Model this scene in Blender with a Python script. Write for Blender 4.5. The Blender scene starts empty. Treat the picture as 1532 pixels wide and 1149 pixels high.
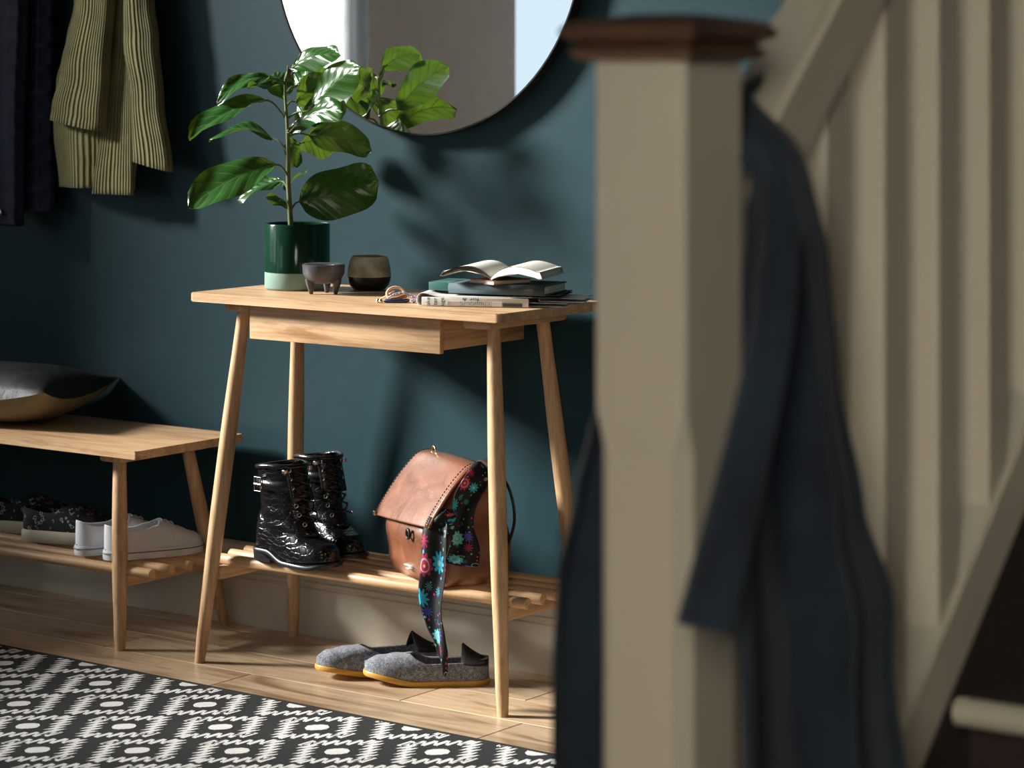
import bpy, bmesh, math, random
from mathutils import Vector, Matrix, noise as mnoise
random.seed(7)
PI = math.pi
scene = bpy.context.scene
C = scene.collection

# ------------------------------------------------------------------ camera
YAW = math.radians(36.37)
cam_d = bpy.data.cameras.new('camera')
cam = bpy.data.objects.new('camera', cam_d); C.objects.link(cam)
cam.location = (3.7833, -4.4147, 1.2346)
cam.rotation_euler = (PI / 2, 0, YAW)
cam_d.sensor_width = 36.0
cam_d.lens = 36.0 * 4011.0 / 1532.0
cam_d.shift_y = -482.5 / 1532.0
cam_d.clip_start = 0.05
cam_d.dof.use_dof = True
cam_d.dof.focus_distance = 5.32
cam_d.dof.aperture_fstop = 5.6
scene.camera = cam

# ------------------------------------------------------------------ world, sun, exposure
world = bpy.data.worlds.new('overcast_sky'); scene.world = world
world.use_nodes = True
bg = world.node_tree.nodes['Background']
bg.inputs[0].default_value = (0.72, 0.87, 1.0, 1)
bg.inputs[1].default_value = 1.1

SUN_H = (0.902, 0.432)           # horizontal travel of the sunlight
SUN_EL = math.radians(25)
sd = bpy.data.lights.new('sun', 'SUN'); sun = bpy.data.objects.new('sun', sd); C.objects.link(sun)
hn = math.hypot(*SUN_H)
dvec = Vector((SUN_H[0] / hn * math.cos(SUN_EL), SUN_H[1] / hn * math.cos(SUN_EL), -math.sin(SUN_EL)))
sun.rotation_euler = dvec.to_track_quat('-Z', 'Y').to_euler()
sun.location = (-6, -5, 5)
sd.energy = 15.0
sd.angle = math.radians(11)
sd.color = (1.0, 0.965, 0.91)

hd = bpy.data.lights.new('newel_fill_light', 'AREA'); hall = bpy.data.objects.new('newel_fill_light', hd); C.objects.link(hall)  # added fill without a fixture, brightens the newel and balusters
hall.location = (4.05, -5.35, 1.75)
hall.rotation_euler = (Vector((2.85, -1.9, 0.85)) - hall.location).to_track_quat('-Z', 'Y').to_euler()
hd.shape = 'RECTANGLE'; hd.size = 0.9; hd.size_y = 1.3
hd.energy = 4.9
hd.spread = math.radians(50)
hd.color = (1.0, 0.93, 0.80)

scene.view_settings.view_transform = 'Standard'
scene.view_settings.look = 'None'
scene.view_settings.exposure = 0.0
scene.view_settings.gamma = 1.0
scene.view_settings.use_curve_mapping = False

# ------------------------------------------------------------------ object helpers
def link(o, parent=None):
    C.objects.link(o)
    if parent is not None: o.parent = parent
    return o

def tag(o, label=None, cat=None, group=None, kind=None):
    if label: o['label'] = label
    if cat: o['category'] = cat
    if group: o['group'] = group
    if kind: o['kind'] = kind
    return o

def thing(name, label, cat, loc=(0, 0, 0), rotz=0.0, group=None, kind=None):
    o = bpy.data.objects.new(name, None); o.empty_display_size = 0.05
    C.objects.link(o); o.location = loc; o.rotation_euler = (0, 0, rotz)
    return tag(o, label, cat, group, kind)

def obj(name, me, mat=None, parent=None, smooth=None, loc=None, rot=None):
    o = bpy.data.objects.new(name, me)
    if mat is not None and not me.materials: me.materials.append(mat)
    link(o, parent)
    if loc is not None: o.location = loc
    if rot is not None: o.rotation_euler = rot
    return o

def finish(bm, name, mat, parent=None, smooth=True, angle=40, loc=None, rot=None, doubles=0.0):
    if doubles: bmesh.ops.remove_doubles(bm, verts=bm.verts, dist=doubles)
    bmesh.ops.recalc_face_normals(bm, faces=bm.faces)
    me = bpy.data.meshes.new(name)
    bm.to_mesh(me); bm.free()
    if smooth:
        me.shade_smooth()
        if angle: me.set_sharp_from_angle(angle=math.radians(angle))
    return obj(name, me, mat, parent, loc=loc, rot=rot)

def bm_box(bm, x0, x1, y0, y1, z0, z1):
    vs = [bm.verts.new(p) for p in ((x0,y0,z0),(x1,y0,z0),(x1,y1,z0),(x0,y1,z0),(x0,y0,z1),(x1,y0,z1),(x1,y1,z1),(x0,y1,z1))]
    fs = [bm.faces.new([vs[i] for i in f]) for f in ((0,3,2,1),(4,5,6,7),(0,1,5,4),(1,2,6,5),(2,3,7,6),(3,0,4,7))]
    return vs, fs

def box(name, x0, x1, y0, y1, z0, z1, mat, parent=None, bev=0.0, seg=2, smooth=True):
    bm = bmesh.new(); bm_box(bm, x0, x1, y0, y1, z0, z1)
    if bev: bmesh.ops.bevel(bm, geom=bm.edges[:], offset=bev, segments=seg, affect='EDGES', profile=0.5)
    return finish(bm, name, mat, parent, smooth=bool(bev) and smooth, angle=35)

def bm_lathe(bm, prof, n=32, c=(0, 0), cap=True):
    rings = []
    for r, z in prof:
        rings.append([bm.verts.new((c[0] + r * math.cos(2*PI*i/n), c[1] + r * math.sin(2*PI*i/n), z)) for i in range(n)])
    for a, b in zip(rings[:-1], rings[1:]):
        for i in range(n): bm.faces.new((a[i], a[(i+1) % n], b[(i+1) % n], b[i]))
    if cap:
        bm.faces.new(rings[0][::-1]); bm.faces.new(rings[-1])
    return rings

def lathe(name, prof, mat, parent=None, n=32, loc=None, rot=None, cap=True, angle=40):
    bm = bmesh.new(); bm_lathe(bm, prof, n, cap=cap)
    return finish(bm, name, mat, parent, loc=loc, rot=rot, angle=angle)

def frame_for(t, up=Vector((0, 0, 1))):
    t = t.normalized()
    if abs(t.dot(up)) > 0.95: up = Vector((1, 0, 0))
    a = t.cross(up).normalized(); b = a.cross(t).normalized()
    return a, b

def bm_tube(bm, pts, rad, n=10, cap=True, closed=False, flat=1.0):
    pts = [Vector(p) for p in pts]; m = len(pts)
    rad = rad if isinstance(rad, (list, tuple)) else [rad] * m
    rings = []; prev = None
    for i, p in enumerate(pts):
        if closed: t = pts[(i+1) % m] - pts[i-1]
        else: t = pts[min(i+1, m-1)] - pts[max(i-1, 0)]
        t.normalize()
        if prev is None: a, b = frame_for(t)
        else:
            a = (prev - t * prev.dot(t)).normalized(); b = a.cross(t).normalized()
        prev = a
        rings.append([bm.verts.new(p + a * rad[i] * math.cos(2*PI*k/n) + b * rad[i] * flat * math.sin(2*PI*k/n)) for k in range(n)])
    pairs = list(zip(rings[:-1], rings[1:]))
    if closed: pairs.append((rings[-1], rings[0]))
    for a, b in pairs:
        for k in range(n): bm.faces.new((a[k], a[(k+1) % n], b[(k+1) % n], b[k]))
    if cap and not closed:
        bm.faces.new(rings[0][::-1]); bm.faces.new(rings[-1])

def tube(name, pts, rad, mat, parent=None, n=10, closed=False, flat=1.0, angle=50):
    bm = bmesh.new(); bm_tube(bm, pts, rad, n, closed=closed, flat=flat)
    return finish(bm, name, mat, parent, angle=angle)

def smooth_path(pts, k=6):
    """Catmull-Rom through the points."""
    P = [Vector(p) for p in pts]; out = []
    for i in range(len(P) - 1):
        p0, p1, p2, p3 = P[max(i-1, 0)], P[i], P[i+1], P[min(i+2, len(P)-1)]
        for j in range(k):
            t = j / k
            out.append(0.5 * ((2*p1) + (p2-p0)*t + (2*p0-5*p1+4*p2-p3)*t*t + (3*p1-p0-3*p2+p3)*t**3))
    out.append(P[-1]); return out

def interp(tab, t):
    if t <= tab[0][0]: return tab[0][1]
    for (a, va), (b, vb) in zip(tab[:-1], tab[1:]):
        if t <= b:
            s = (t-a)/(b-a); s = s*s*(3-2*s)
            return va + (vb-va)*s
    return tab[-1][1]

def grid(name, fn, nu, nv, mat, parent=None, thick=0.0, closed_u=False, sub=0, doubles=0.0, angle=60, offset=-1, us=1.0):
    """fn(u, v) -> xyz for u, v in 0..1, with a UV map; optional solidify."""
    me = bpy.data.meshes.new(name)
    W = nu if closed_u else nu + 1
    vs = [tuple(fn(i / nu, j / nv)) for j in range(nv + 1) for i in range(W)]
    fs, uvs = [], []
    for j in range(nv):
        for i in range(nu):
            a = j*W + i; b = j*W + (i+1) % W
            fs.append((a, b, b + W, a + W))
            uvs += [(us*i/nu, j/nv), (us*(i+1)/nu, j/nv), (us*(i+1)/nu, (j+1)/nv), (us*i/nu, (j+1)/nv)]
    me.from_pydata(vs, [], fs)
    uvl = me.uv_layers.new(name='UVMap')
    for k, uv in enumerate(uvs): uvl.data[k].uv = uv
    me.update()
    if doubles:
        bm = bmesh.new(); bm.from_mesh(me); bmesh.ops.remove_doubles(bm, verts=bm.verts, dist=doubles); bmesh.ops.recalc_face_normals(bm, faces=bm.faces); bm.to_mesh(me); bm.free()
    me.shade_smooth()
    if angle: me.set_sharp_from_angle(angle=math.radians(angle))
    o = obj(name, me, mat, parent)
    if thick:
        m = o.modifiers.new('thickness', 'SOLIDIFY'); m.thickness = thick; m.offset = offset
    if sub:
        m = o.modifiers.new('smooth', 'SUBSURF'); m.levels = sub; m.render_levels = sub
    return o

def text_mesh(name, s, size, mat, parent, mw, extrude=0.0):
    cu = bpy.data.curves.new(name, 'FONT'); cu.body = s; cu.size = size; cu.extrude = extrude; cu.resolution_u = 3
    cu.align_x = 'CENTER'; cu.align_y = 'CENTER'
    t = bpy.data.objects.new('tmp', cu); C.objects.link(t)
    dg = bpy.context.evaluated_depsgraph_get()
    me = bpy.data.meshes.new_from_object(t.evaluated_get(dg))
    bpy.data.objects.remove(t); bpy.data.curves.remove(cu)
    me.name = name; me.materials.clear()
    me.transform(mw)
    return obj(name, me, mat, parent)

# ------------------------------------------------------------------ material helpers
class NT:
    def __init__(self, name):
        self.m = bpy.data.materials.new(name); self.m.use_nodes = True
        self.t = self.m.node_tree; self.b = self.t.nodes['Principled BSDF']; self.out = self.t.nodes['Material Output']
    def n(self, typ, **kw):
        nd = self.t.nodes.new(typ)
        for k, v in kw.items(): setattr(nd, k, v)
        return nd
    def l(self, a, b): self.t.links.new(a, b)
    def math(self, op, a, b=None, c=None):
        nd = self.n('ShaderNodeMath', operation=op)
        for i, v in enumerate((a, b, c)):
            if v is None: continue
            if isinstance(v, (int, float)): nd.inputs[i].default_value = v
            else: self.l(v, nd.inputs[i])
        return nd.outputs[0]
    def coords(self, kind='Object', scale=(1, 1, 1), rand=False, loc=(0, 0, 0)):
        tc = self.n('ShaderNodeTexCoord'); mp = self.n('ShaderNodeMapping')
        mp.inputs['Scale'].default_value = scale; mp.inputs['Location'].default_value = loc
        src = tc.outputs[kind]
        if rand:
            oi = self.n('ShaderNodeObjectInfo'); ad = self.n('ShaderNodeVectorMath', operation='ADD')
            sc = self.math('MULTIPLY', oi.outputs['Random'], 37.0)
            self.l(src, ad.inputs[0]); self.l(sc, ad.inputs[1]); src = ad.outputs[0]
        self.l(src, mp.inputs[0]); return mp.outputs[0]
    def noise(self, vec, scale=5, detail=3, rough=0.5, dist=0.0):
        nd = self.n('ShaderNodeTexNoise'); nd.inputs['Scale'].default_value = scale
        nd.inputs['Detail'].default_value = detail; nd.inputs['Roughness'].default_value = rough
        nd.inputs['Distortion'].default_value = dist
        self.l(vec, nd.inputs['Vector']); return nd.outputs['Fac']
    def voronoi(self, vec, scale=5, feature='F1', out='Distance', rnd=1.0):
        nd = self.n('ShaderNodeTexVoronoi', feature=feature); nd.inputs['Scale'].default_value = scale
        nd.inputs['Randomness'].default_value = rnd
        self.l(vec, nd.inputs['Vector']); return nd.outputs[out]
    def ramp(self, fac, stops, interp='LINEAR'):
        nd = self.n('ShaderNodeValToRGB'); cr = nd.color_ramp; cr.interpolation = interp
        while len(cr.elements) < len(stops): cr.elements.new(0.5)
        for e, (p, c) in zip(cr.elements, stops): e.position = p; e.color = (*c, 1)
        self.l(fac, nd.inputs[0]); return nd.outputs[0]
    def mix(self, fac, a, b, typ='MIX'):
        nd = self.n('ShaderNodeMix', data_type='RGBA', blend_type=typ)
        for i, v in ((0, fac), (6, a), (7, b)):
            if isinstance(v, (int, float)): nd.inputs[i].default_value = v
            elif isinstance(v, tuple): nd.inputs[i].default_value = (*v, 1)
            else: self.l(v, nd.inputs[i])
        return nd.outputs[2]
    def col(self, c):
        if isinstance(c, tuple): self.b.inputs['Base Color'].default_value = (*c, 1)
        else: self.l(c, self.b.inputs['Base Color'])
    def set(self, **kw):
        for k, v in kw.items():
            s = self.b.inputs[k.replace('_', ' ')]
            if isinstance(v, (int, float, tuple)): s.default_value = v
            else: self.l(v, s)
    def bump(self, h, strength=0.3, dist=0.002):
        nd = self.n('ShaderNodeBump'); nd.inputs['Strength'].default_value = strength; nd.inputs['Distance'].default_value = dist
        self.l(h, nd.inputs['Height']); self.l(nd.outputs[0], self.b.inputs['Normal'])

def M_plain(name, col, rough=0.5, nscale=40, bump=0.15, var=0.12, bdist=0.001, **kw):
    """a surface with slight tonal variation and fine relief"""
    n = NT(name); v = n.coords()
    f = n.noise(v, nscale, 4); g = n.noise(v, nscale * 0.12, 3)
    dark = tuple(c * (1 - var) for c in col); light = tuple(min(1, c * (1 + var)) for c in col)
    n.col(n.ramp(g, [(0.3, dark), (0.7, light)]))
    n.set(Roughness=rough, **kw)
    n.bump(f, bump, bdist)
    return n.m

def M_oak(name, axis, base=(0.55, 0.355, 0.20), dark=(0.38, 0.205, 0.095), rough=0.42, rand=False, knots=False, ring=9.0):
    n = NT(name)
    s_long, s_cross = 1.3, ring
    sc = [s_cross] * 3; sc['xyz'.index(axis)] = s_long
    v = n.coords(scale=tuple(sc), rand=rand)
    g1 = n.noise(v, 1.6, 5, 0.6, 1.6)
    fine = [160.0] * 3; fine['xyz'.index(axis)] = 6.0
    g2 = n.noise(n.coords(scale=tuple(fine), rand=rand), 1.0, 3, 0.7)
    c1 = n.ramp(g1, [(0.30, dark), (0.46, base), (0.62, tuple(min(1, c*1.15) for c in base)), (0.72, tuple(c*0.82 for c in base))])
    c2 = n.ramp(g2, [(0.35, (0.70, 0.62, 0.55)), (0.55, (1, 1, 1))])
    c = n.mix(0.75, c1, c2, 'MULTIPLY')
    if knots:
        k = n.noise(n.coords(scale=(3, 9, 9), rand=True), 1.2, 2, 0.5, 0.6)
        c = n.mix(n.ramp(k, [(0.62, (0, 0, 0)), (0.78, (0.7, 0.7, 0.7))]), c, tuple(d*0.55 for d in dark))
        oi = n.n('ShaderNodeObjectInfo')
        c = n.mix(1.0, c, n.ramp(oi.outputs['Random'], [(0.0, (0.80, 0.80, 0.80)), (1.0, (1.12, 1.1, 1.08))]), 'MULTIPLY')
    n.col(c); n.set(Roughness=rough)
    n.bump(g2, 0.12, 0.001)
    return n.m

MAT = {}
MAT['oak_x'] = M_oak('oak_along_x', 'x')
MAT['oak_y'] = M_oak('oak_along_y', 'y')
MAT['oak_z'] = M_oak('oak_along_z', 'z')
MAT['floor_oak'] = M_oak('floor_oak', 'x', (0.58, 0.425, 0.28), (0.33, 0.20, 0.105), 0.33, rand=True, knots=True, ring=6.0)
MAT['teal'] = M_plain('teal_wall_paint', (0.010, 0.040, 0.053), 0.48, 220, 0.06, 0.05, 0.0006, Specular_IOR_Level=0.24)
MAT['cream'] = M_plain('cream_gloss_paint', (0.60, 0.56, 0.47), 0.38, 60, 0.05, 0.04)
MAT['cream_stair'] = M_plain('cream_stair_paint', (0.56, 0.51, 0.41), 0.45, 60, 0.05, 0.03)
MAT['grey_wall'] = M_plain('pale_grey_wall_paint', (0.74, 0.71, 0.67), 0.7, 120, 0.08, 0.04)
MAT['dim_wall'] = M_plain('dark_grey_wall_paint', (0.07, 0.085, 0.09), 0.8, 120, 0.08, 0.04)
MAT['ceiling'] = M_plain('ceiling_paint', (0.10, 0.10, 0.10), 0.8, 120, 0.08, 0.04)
MAT['white'] = M_plain('white_window_paint', (0.82, 0.82, 0.80), 0.35, 60, 0.05, 0.03)
MAT['walnut'] = M_oak('dark_walnut', 'x', (0.12, 0.065, 0.042), (0.06, 0.03, 0.018), 0.3)
MAT['carpet'] = M_plain('dark_brown_stair_carpet', (0.035, 0.022, 0.018), 0.95, 400, 0.6, 0.25, 0.003)
MAT['brass'] = M_plain('old_gold_metal', (0.75, 0.55, 0.25), 0.25, 80, 0.03, 0.05, Metallic=1.0)
MAT['steel'] = M_plain('bright_metal', (0.75, 0.74, 0.72), 0.22, 80, 0.03, 0.05, Metallic=1.0)
MAT['dark_metal'] = M_plain('blackened_metal', (0.02, 0.02, 0.02), 0.35, 80, 0.03, 0.05, Metallic=0.4)

def mk_mirror():
    n = NT('mirror_glass'); n.col((0.93, 0.94, 0.94)); n.set(Metallic=1.0, Roughness=0.0); return n.m
MAT['mirror'] = mk_mirror()
def mk_pane():
    n = NT('window_pane'); tr = n.n('ShaderNodeBsdfTransparent'); gl = n.n('ShaderNodeBsdfGlossy'); mx = n.n('ShaderNodeMixShader')
    tr.inputs[0].default_value = (0.97, 0.98, 0.98, 1); gl.inputs['Roughness'].default_value = 0.02
    mx.inputs[0].default_value = 0.04; n.l(tr.outputs[0], mx.inputs[1]); n.l(gl.outputs[0], mx.inputs[2]); n.l(mx.outputs[0], n.out.inputs[0]); return n.m
MAT['pane'] = mk_pane()
def mk_sheer(name, t):
    n = NT(name); tl = n.n('ShaderNodeBsdfTranslucent'); tl.inputs[0].default_value = (t, t, t, 1)
    df = n.n('ShaderNodeBsdfDiffuse'); df.inputs[0].default_value = (0.6, 0.6, 0.59, 1)
    w = n.noise(n.coords(scale=(1, 60, 4)), 3, 3)
    mx = n.n('ShaderNodeMixShader'); n.l(n.math('MULTIPLY', w, 0.6), mx.inputs[0]); n.l(tl.outputs[0], mx.inputs[1]); n.l(df.outputs[0], mx.inputs[2])
    n.l(mx.outputs[0], n.out.inputs[0]); return n.m
MAT['sheer'] = mk_sheer('sheer_curtain', 0.56); MAT['linen'] = mk_sheer('sun_block_linen', 0.22)

def mk_leaf():
    n = NT('glossy_leaf')
    uv = n.n('ShaderNodeUVMap'); sp = n.n('ShaderNodeSeparateXYZ'); n.l(uv.outputs[0], sp.inputs[0])
    u, v = sp.outputs[0], sp.outputs[1]
    s = n.math('ABSOLUTE', n.math('SUBTRACT', u, 0.5))
    midrib = n.math('LESS_THAN', s, 0.022)
    ph = n.math('MULTIPLY', n.math('SUBTRACT', v, n.math('MULTIPLY', s, 0.55)), 6.0)
    fr = n.math('ABSOLUTE', n.math('SUBTRACT', n.math('FRACT', ph), 0.5))
    vein = n.math('LESS_THAN', fr, 0.06)
    veins = n.math('MAXIMUM', midrib, vein)
    nz = n.noise(n.coords(), 25, 4)
    base = n.ramp(nz, [(0.3, (0.010, 0.046, 0.010)), (0.7, (0.020, 0.080, 0.016))])
    colr = n.mix(n.math('MULTIPLY', veins, 0.30), base, (0.10, 0.22, 0.05))
    n.col(colr); n.set(Roughness=0.26)
    dome = n.math('SUBTRACT', fr, n.math('MULTIPLY', midrib, 0.4))
    n.bump(dome, 0.45, 0.004)
    tl = n.n('ShaderNodeBsdfTranslucent'); n.l(n.mix(n.math('MULTIPLY', veins, 0.75), (0.50, 0.85, 0.06), (0.08, 0.20, 0.02)), tl.inputs[0])
    mx = n.n('ShaderNodeMixShader'); mx.inputs[0].default_value = 0.065
    n.l(n.b.outputs[0], mx.inputs[1]); n.l(tl.outputs[0], mx.inputs[2]); n.l(mx.outputs[0], n.out.inputs[0])
    return n.m
MAT['leaf'] = mk_leaf()
MAT['stem'] = M_plain('plant_stem', (0.10, 0.12, 0.035), 0.6, 120, 0.5, 0.3)
MAT['soil'] = M_plain('potting_soil', (0.012, 0.009, 0.006), 0.95, 150, 0.9, 0.3, 0.004)
MAT['glaze_green'] = M_plain('dark_green_glaze', (0.007, 0.032, 0.019), 0.12, 120, 0.08, 0.15)
MAT['sage'] = M_plain('matt_sage_ceramic', (0.17, 0.28, 0.235), 0.6, 120, 0.06, 0.05)
MAT['bowl'] = M_plain('matt_charcoal_ceramic', (0.055, 0.056, 0.068), 0.42, 160, 0.08, 0.1)
MAT['stoneware'] = M_plain('mottled_stoneware', (0.32, 0.30, 0.225), 0.5, 260, 0.35, 0.5)
MAT['black_glaze'] = M_plain('black_glaze', (0.010, 0.010, 0.010), 0.25, 90, 0.05, 0.1)

def mk_leather(name, col, rough=0.34, tint=0.25, coat=0.0):
    n = NT(name); v = n.coords()
    f = n.voronoi(v, 420, 'F1'); g = n.noise(v, 14, 4, 0.6, 0.8)
    n.col(n.ramp(g, [(0.3, tuple(c*(1-tint) for c in col)), (0.7, tuple(min(1, c*(1+tint)) for c in col))]))
    n.set(Roughness=n.math('ADD', n.math('MULTIPLY', g, 0.25), rough - 0.12))
    h = n.math('ADD', n.math('MULTIPLY', f, 0.25), n.math('MULTIPLY', g, 2.2))
    n.bump(h, 0.35, 0.003); n.set(Coat_Weight=coat, Coat_Roughness=0.32); return n.m
MAT['tan'] = mk_leather('tan_leather', (0.19, 0.068, 0.033), 0.30, 0.35, 0.7)
MAT['tan_light'] = mk_leather('natural_leather', (0.62, 0.40, 0.24), 0.5, 0.1)
MAT['dark_leather'] = mk_leather('dark_brown_leather', (0.03, 0.013, 0.009), 0.45)
MAT['smooth_black'] = mk_leather('black_leather', (0.006, 0.006, 0.007), 0.24)
def mk_croc():
    n = NT('black_crocodile_leather'); mp = n.coords(scale=(1.0, 1.0, 1.6))
    d = n.voronoi(mp, 62, 'DISTANCE_TO_EDGE'); s = n.math('MINIMUM', n.math('MULTIPLY', d, 4.0), 0.5)
    n.col((0.004, 0.004, 0.005)); n.set(Roughness=0.2); n.bump(s, 0.42, 0.002); return n.m
MAT['croc'] = mk_croc()
MAT['rubber_black'] = M_plain('black_rubber', (0.010, 0.010, 0.011), 0.4, 100, 0.1, 0.1)
MAT['gum'] = M_plain('yellow_gum_rubber', (0.62, 0.32, 0.045), 0.45, 100, 0.08, 0.08)
MAT['white_rubber'] = M_plain('white_rubber', (0.62, 0.63, 0.66), 0.45, 100, 0.05, 0.04)
MAT['cream_rubber'] = M_plain('cream_rubber', (0.52, 0.47, 0.36), 0.5, 100, 0.05, 0.06)
MAT['lining'] = M_plain('dark_lining', (0.008, 0.008, 0.010), 0.9, 200, 0.2, 0.2)
MAT['stripe'] = M_plain('grey_foxing_stripe', (0.10, 0.11, 0.14), 0.5, 100, 0.02, 0.05)

def mk_felt():
    n = NT('grey_wool_felt'); v = n.coords()
    a = n.noise(v, 420, 3, 0.7); b = n.noise(v, 130, 4, 0.7)
    k = n.math('ADD', n.math('MULTIPLY', a, 0.6), n.math('MULTIPLY', b, 0.4))
    n.col(n.ramp(k, [(0.36, (0.06, 0.065, 0.078)), (0.52, (0.20, 0.215, 0.25)), (0.64, (0.46, 0.48, 0.53))]))
    n.set(Roughness=0.95, Sheen_Weight=0.15); n.bump(k, 0.6, 0.003); return n.m
MAT['felt'] = mk_felt()
MAT['dark_felt'] = M_plain('charcoal_felt', (0.012, 0.012, 0.014), 0.95, 400, 0.5, 0.3, 0.002)
def mk_canvas(name, col):
    n = NT(name); v = n.coords(); f = n.noise(v, 700, 2)
    n.col(n.ramp(n.noise(v, 30, 3), [(0.3, tuple(c*0.93 for c in col)), (0.7, col)])); n.set(Roughness=0.85); n.bump(f, 0.3, 0.001); return n.m
MAT['canvas'] = mk_canvas('pale_grey_canvas', (0.60, 0.615, 0.66))
def mk_patterned():
    n = NT('black_printed_canvas'); v = n.coords()
    d = n.voronoi(v, 95, 'F1', 'Distance', 0.9); ringm = n.ramp(d, [(0.24, (0, 0, 0)), (0.27, (1, 1, 1)), (0.36, (1, 1, 1)), (0.39, (0, 0, 0))])
    keep = n.ramp(n.noise(v, 60, 1), [(0.50, (0, 0, 0)), (0.54, (1, 1, 1))])
    n.col(n.mix(n.mix(1.0, ringm, keep, 'MULTIPLY'), (0.006, 0.006, 0.008), (0.30, 0.33, 0.42))); n.set(Roughness=0.9); return n.m
MAT['patterned'] = mk_patterned()

def mk_cord():
    n = NT('olive_corduroy'); uv = n.n('ShaderNodeUVMap'); sp = n.n('ShaderNodeSeparateXYZ'); n.l(uv.outputs[0], sp.inputs[0])
    wob = n.math('MULTIPLY', n.noise(n.coords(), 9, 2), 0.006)
    ph = n.math('MULTIPLY', n.math('ADD', sp.outputs[0], wob), 2*PI/0.0070)
    w = n.math('ADD', n.math('MULTIPLY', n.math('SINE', ph), 0.5), 0.5)
    wear = n.noise(n.coords(), 18, 4)
    base = n.ramp(wear, [(0.3, (0.115, 0.108, 0.030)), (0.7, (0.205, 0.190, 0.062))])
    n.col(n.mix(w, n.mix(1.0, base, (0.55, 0.52, 0.45), 'MULTIPLY'), base)); n.set(Roughness=0.9, Sheen_Weight=0.2)
    n.bump(w, 0.8, 0.004); return n.m
MAT['cord'] = mk_cord()
MAT['navy_quilt'] = M_plain('navy_quilted_nylon', (0.010, 0.016, 0.036), 0.62, 90, 0.3, 0.2, 0.002, Specular_IOR_Level=0.2)
MAT['cord_lining'] = M_plain('dark_olive_lining', (0.02, 0.018, 0.006), 0.9, 200, 0.2, 0.2)
def mk_denim():
    n = NT('indigo_coat_cloth'); v = n.coords(); a = n.noise(v, 8, 4, 0.6); t = n.noise(n.coords(scale=(900, 900, 300)), 1, 2)
    n.col(n.ramp(a, [(0.30, (0.0035, 0.009, 0.018)), (0.7, (0.014, 0.035, 0.060))])); n.set(Roughness=0.85, Sheen_Weight=0.15)
    n.bump(n.math('ADD', t, n.math('MULTIPLY', a, 1.5)), 0.3, 0.004); return n.m
MAT['denim'] = mk_denim()
MAT['cushion_top'] = mk_leather('charcoal_suede', (0.014, 0.0145, 0.015), 0.55)
MAT['cushion_under'] = M_plain('khaki_linen', (0.20, 0.165, 0.10), 0.9, 500, 0.4, 0.1)
def mk_rug():
    n = NT('black_flatweave'); v = n.coords()
    sp = n.n('ShaderNodeSeparateXYZ'); n.l(v, sp.inputs[0])
    w = n.math('ADD', n.math('MULTIPLY', n.math('SINE', n.math('MULTIPLY', sp.outputs[0], 2*PI/0.0062)), 0.5), 0.5)
    g = n.math('ADD', n.math('MULTIPLY', n.math('SINE', n.math('MULTIPLY', sp.outputs[1], 2*PI/0.004)), 0.5), 0.5)
    k = n.math('MULTIPLY', w, n.math('ADD', n.math('MULTIPLY', g, 0.5), 0.5))
    n.col(n.ramp(k, [(0.0, (0.003, 0.0033, 0.0036)), (1.0, (0.024, 0.028, 0.031))])); n.set(Roughness=0.9); n.bump(w, 0.6, 0.002); return n.m
MAT['rug'] = mk_rug()
def mk_rugw():
    n = NT('white_flatweave'); v = n.coords(); sp = n.n('ShaderNodeSeparateXYZ'); n.l(v, sp.inputs[0])
    w = n.math('ADD', n.math('MULTIPLY', n.math('SINE', n.math('MULTIPLY', sp.outputs[0], 2*PI/0.0062)), 0.5), 0.5)
    n.col(n.ramp(w, [(0.0, (0.55, 0.54, 0.52)), (0.6, (0.80, 0.79, 0.77))])); n.set(Roughness=0.9); n.bump(w, 0.4, 0.002); return n.m
MAT['rug_white'] = mk_rugw()
MAT['rug_edge'] = M_plain('black_rug_binding', (0.010, 0.010, 0.011), 0.9, 300, 0.4, 0.2)
MAT['paper'] = M_plain('book_paper', (0.72, 0.68, 0.60), 0.8, 60, 0.05, 0.03)
def mk_pages():
    n = NT('page_edges'); v = n.coords(scale=(1, 1, 900)); f = n.noise(v, 1.0, 2)
    n.col(n.ramp(f, [(0.35, (0.48, 0.42, 0.33)), (0.6, (0.76, 0.70, 0.59))])); n.set(Roughness=0.85); n.bump(f, 0.3, 0.001); return n.m
MAT['pages'] = mk_pages()
def mk_news():
    n = NT('newsprint'); v = n.coords(); sp = n.n('ShaderNodeSeparateXYZ'); n.l(v, sp.inputs[0])
    rows = n.math('GREATER_THAN', n.math('FRACT', n.math('MULTIPLY', sp.outputs[0], 260)), 0.55)
    words = n.math('GREATER_THAN', n.noise(n.coords(scale=(260, 420, 420)), 1.0, 1), 0.46)
    colu = n.math('GREATER_THAN', n.math('FRACT', n.math('MULTIPLY', sp.outputs[0], 9.0)), 0.42)
    ink = n.math('MULTIPLY', n.math('MULTIPLY', rows, words), colu)
    n.col(n.mix(n.math('MULTIPLY', ink, 0.7), (0.66, 0.65, 0.62), (0.08, 0.08, 0.08))); n.set(Roughness=0.85); return n.m
MAT['news'] = mk_news()
MAT['news_plain'] = M_plain('newsprint_margin', (0.66, 0.65, 0.62), 0.85, 80, 0.1, 0.06)
MAT['news_dark'] = M_plain('dark_newspaper_photo', (0.035, 0.035, 0.035), 0.8, 30, 0.05, 0.6)
MAT['ink'] = M_plain('black_ink', (0.015, 0.015, 0.015), 0.8, 60, 0.02, 0.1)
MAT['book_teal'] = mk_canvas('slate_teal_book_cloth', (0.055, 0.085, 0.10))
MAT['book_green'] = M_plain('green_printed_cover', (0.03, 0.11, 0.10), 0.5, 90, 0.05, 0.8)
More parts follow.
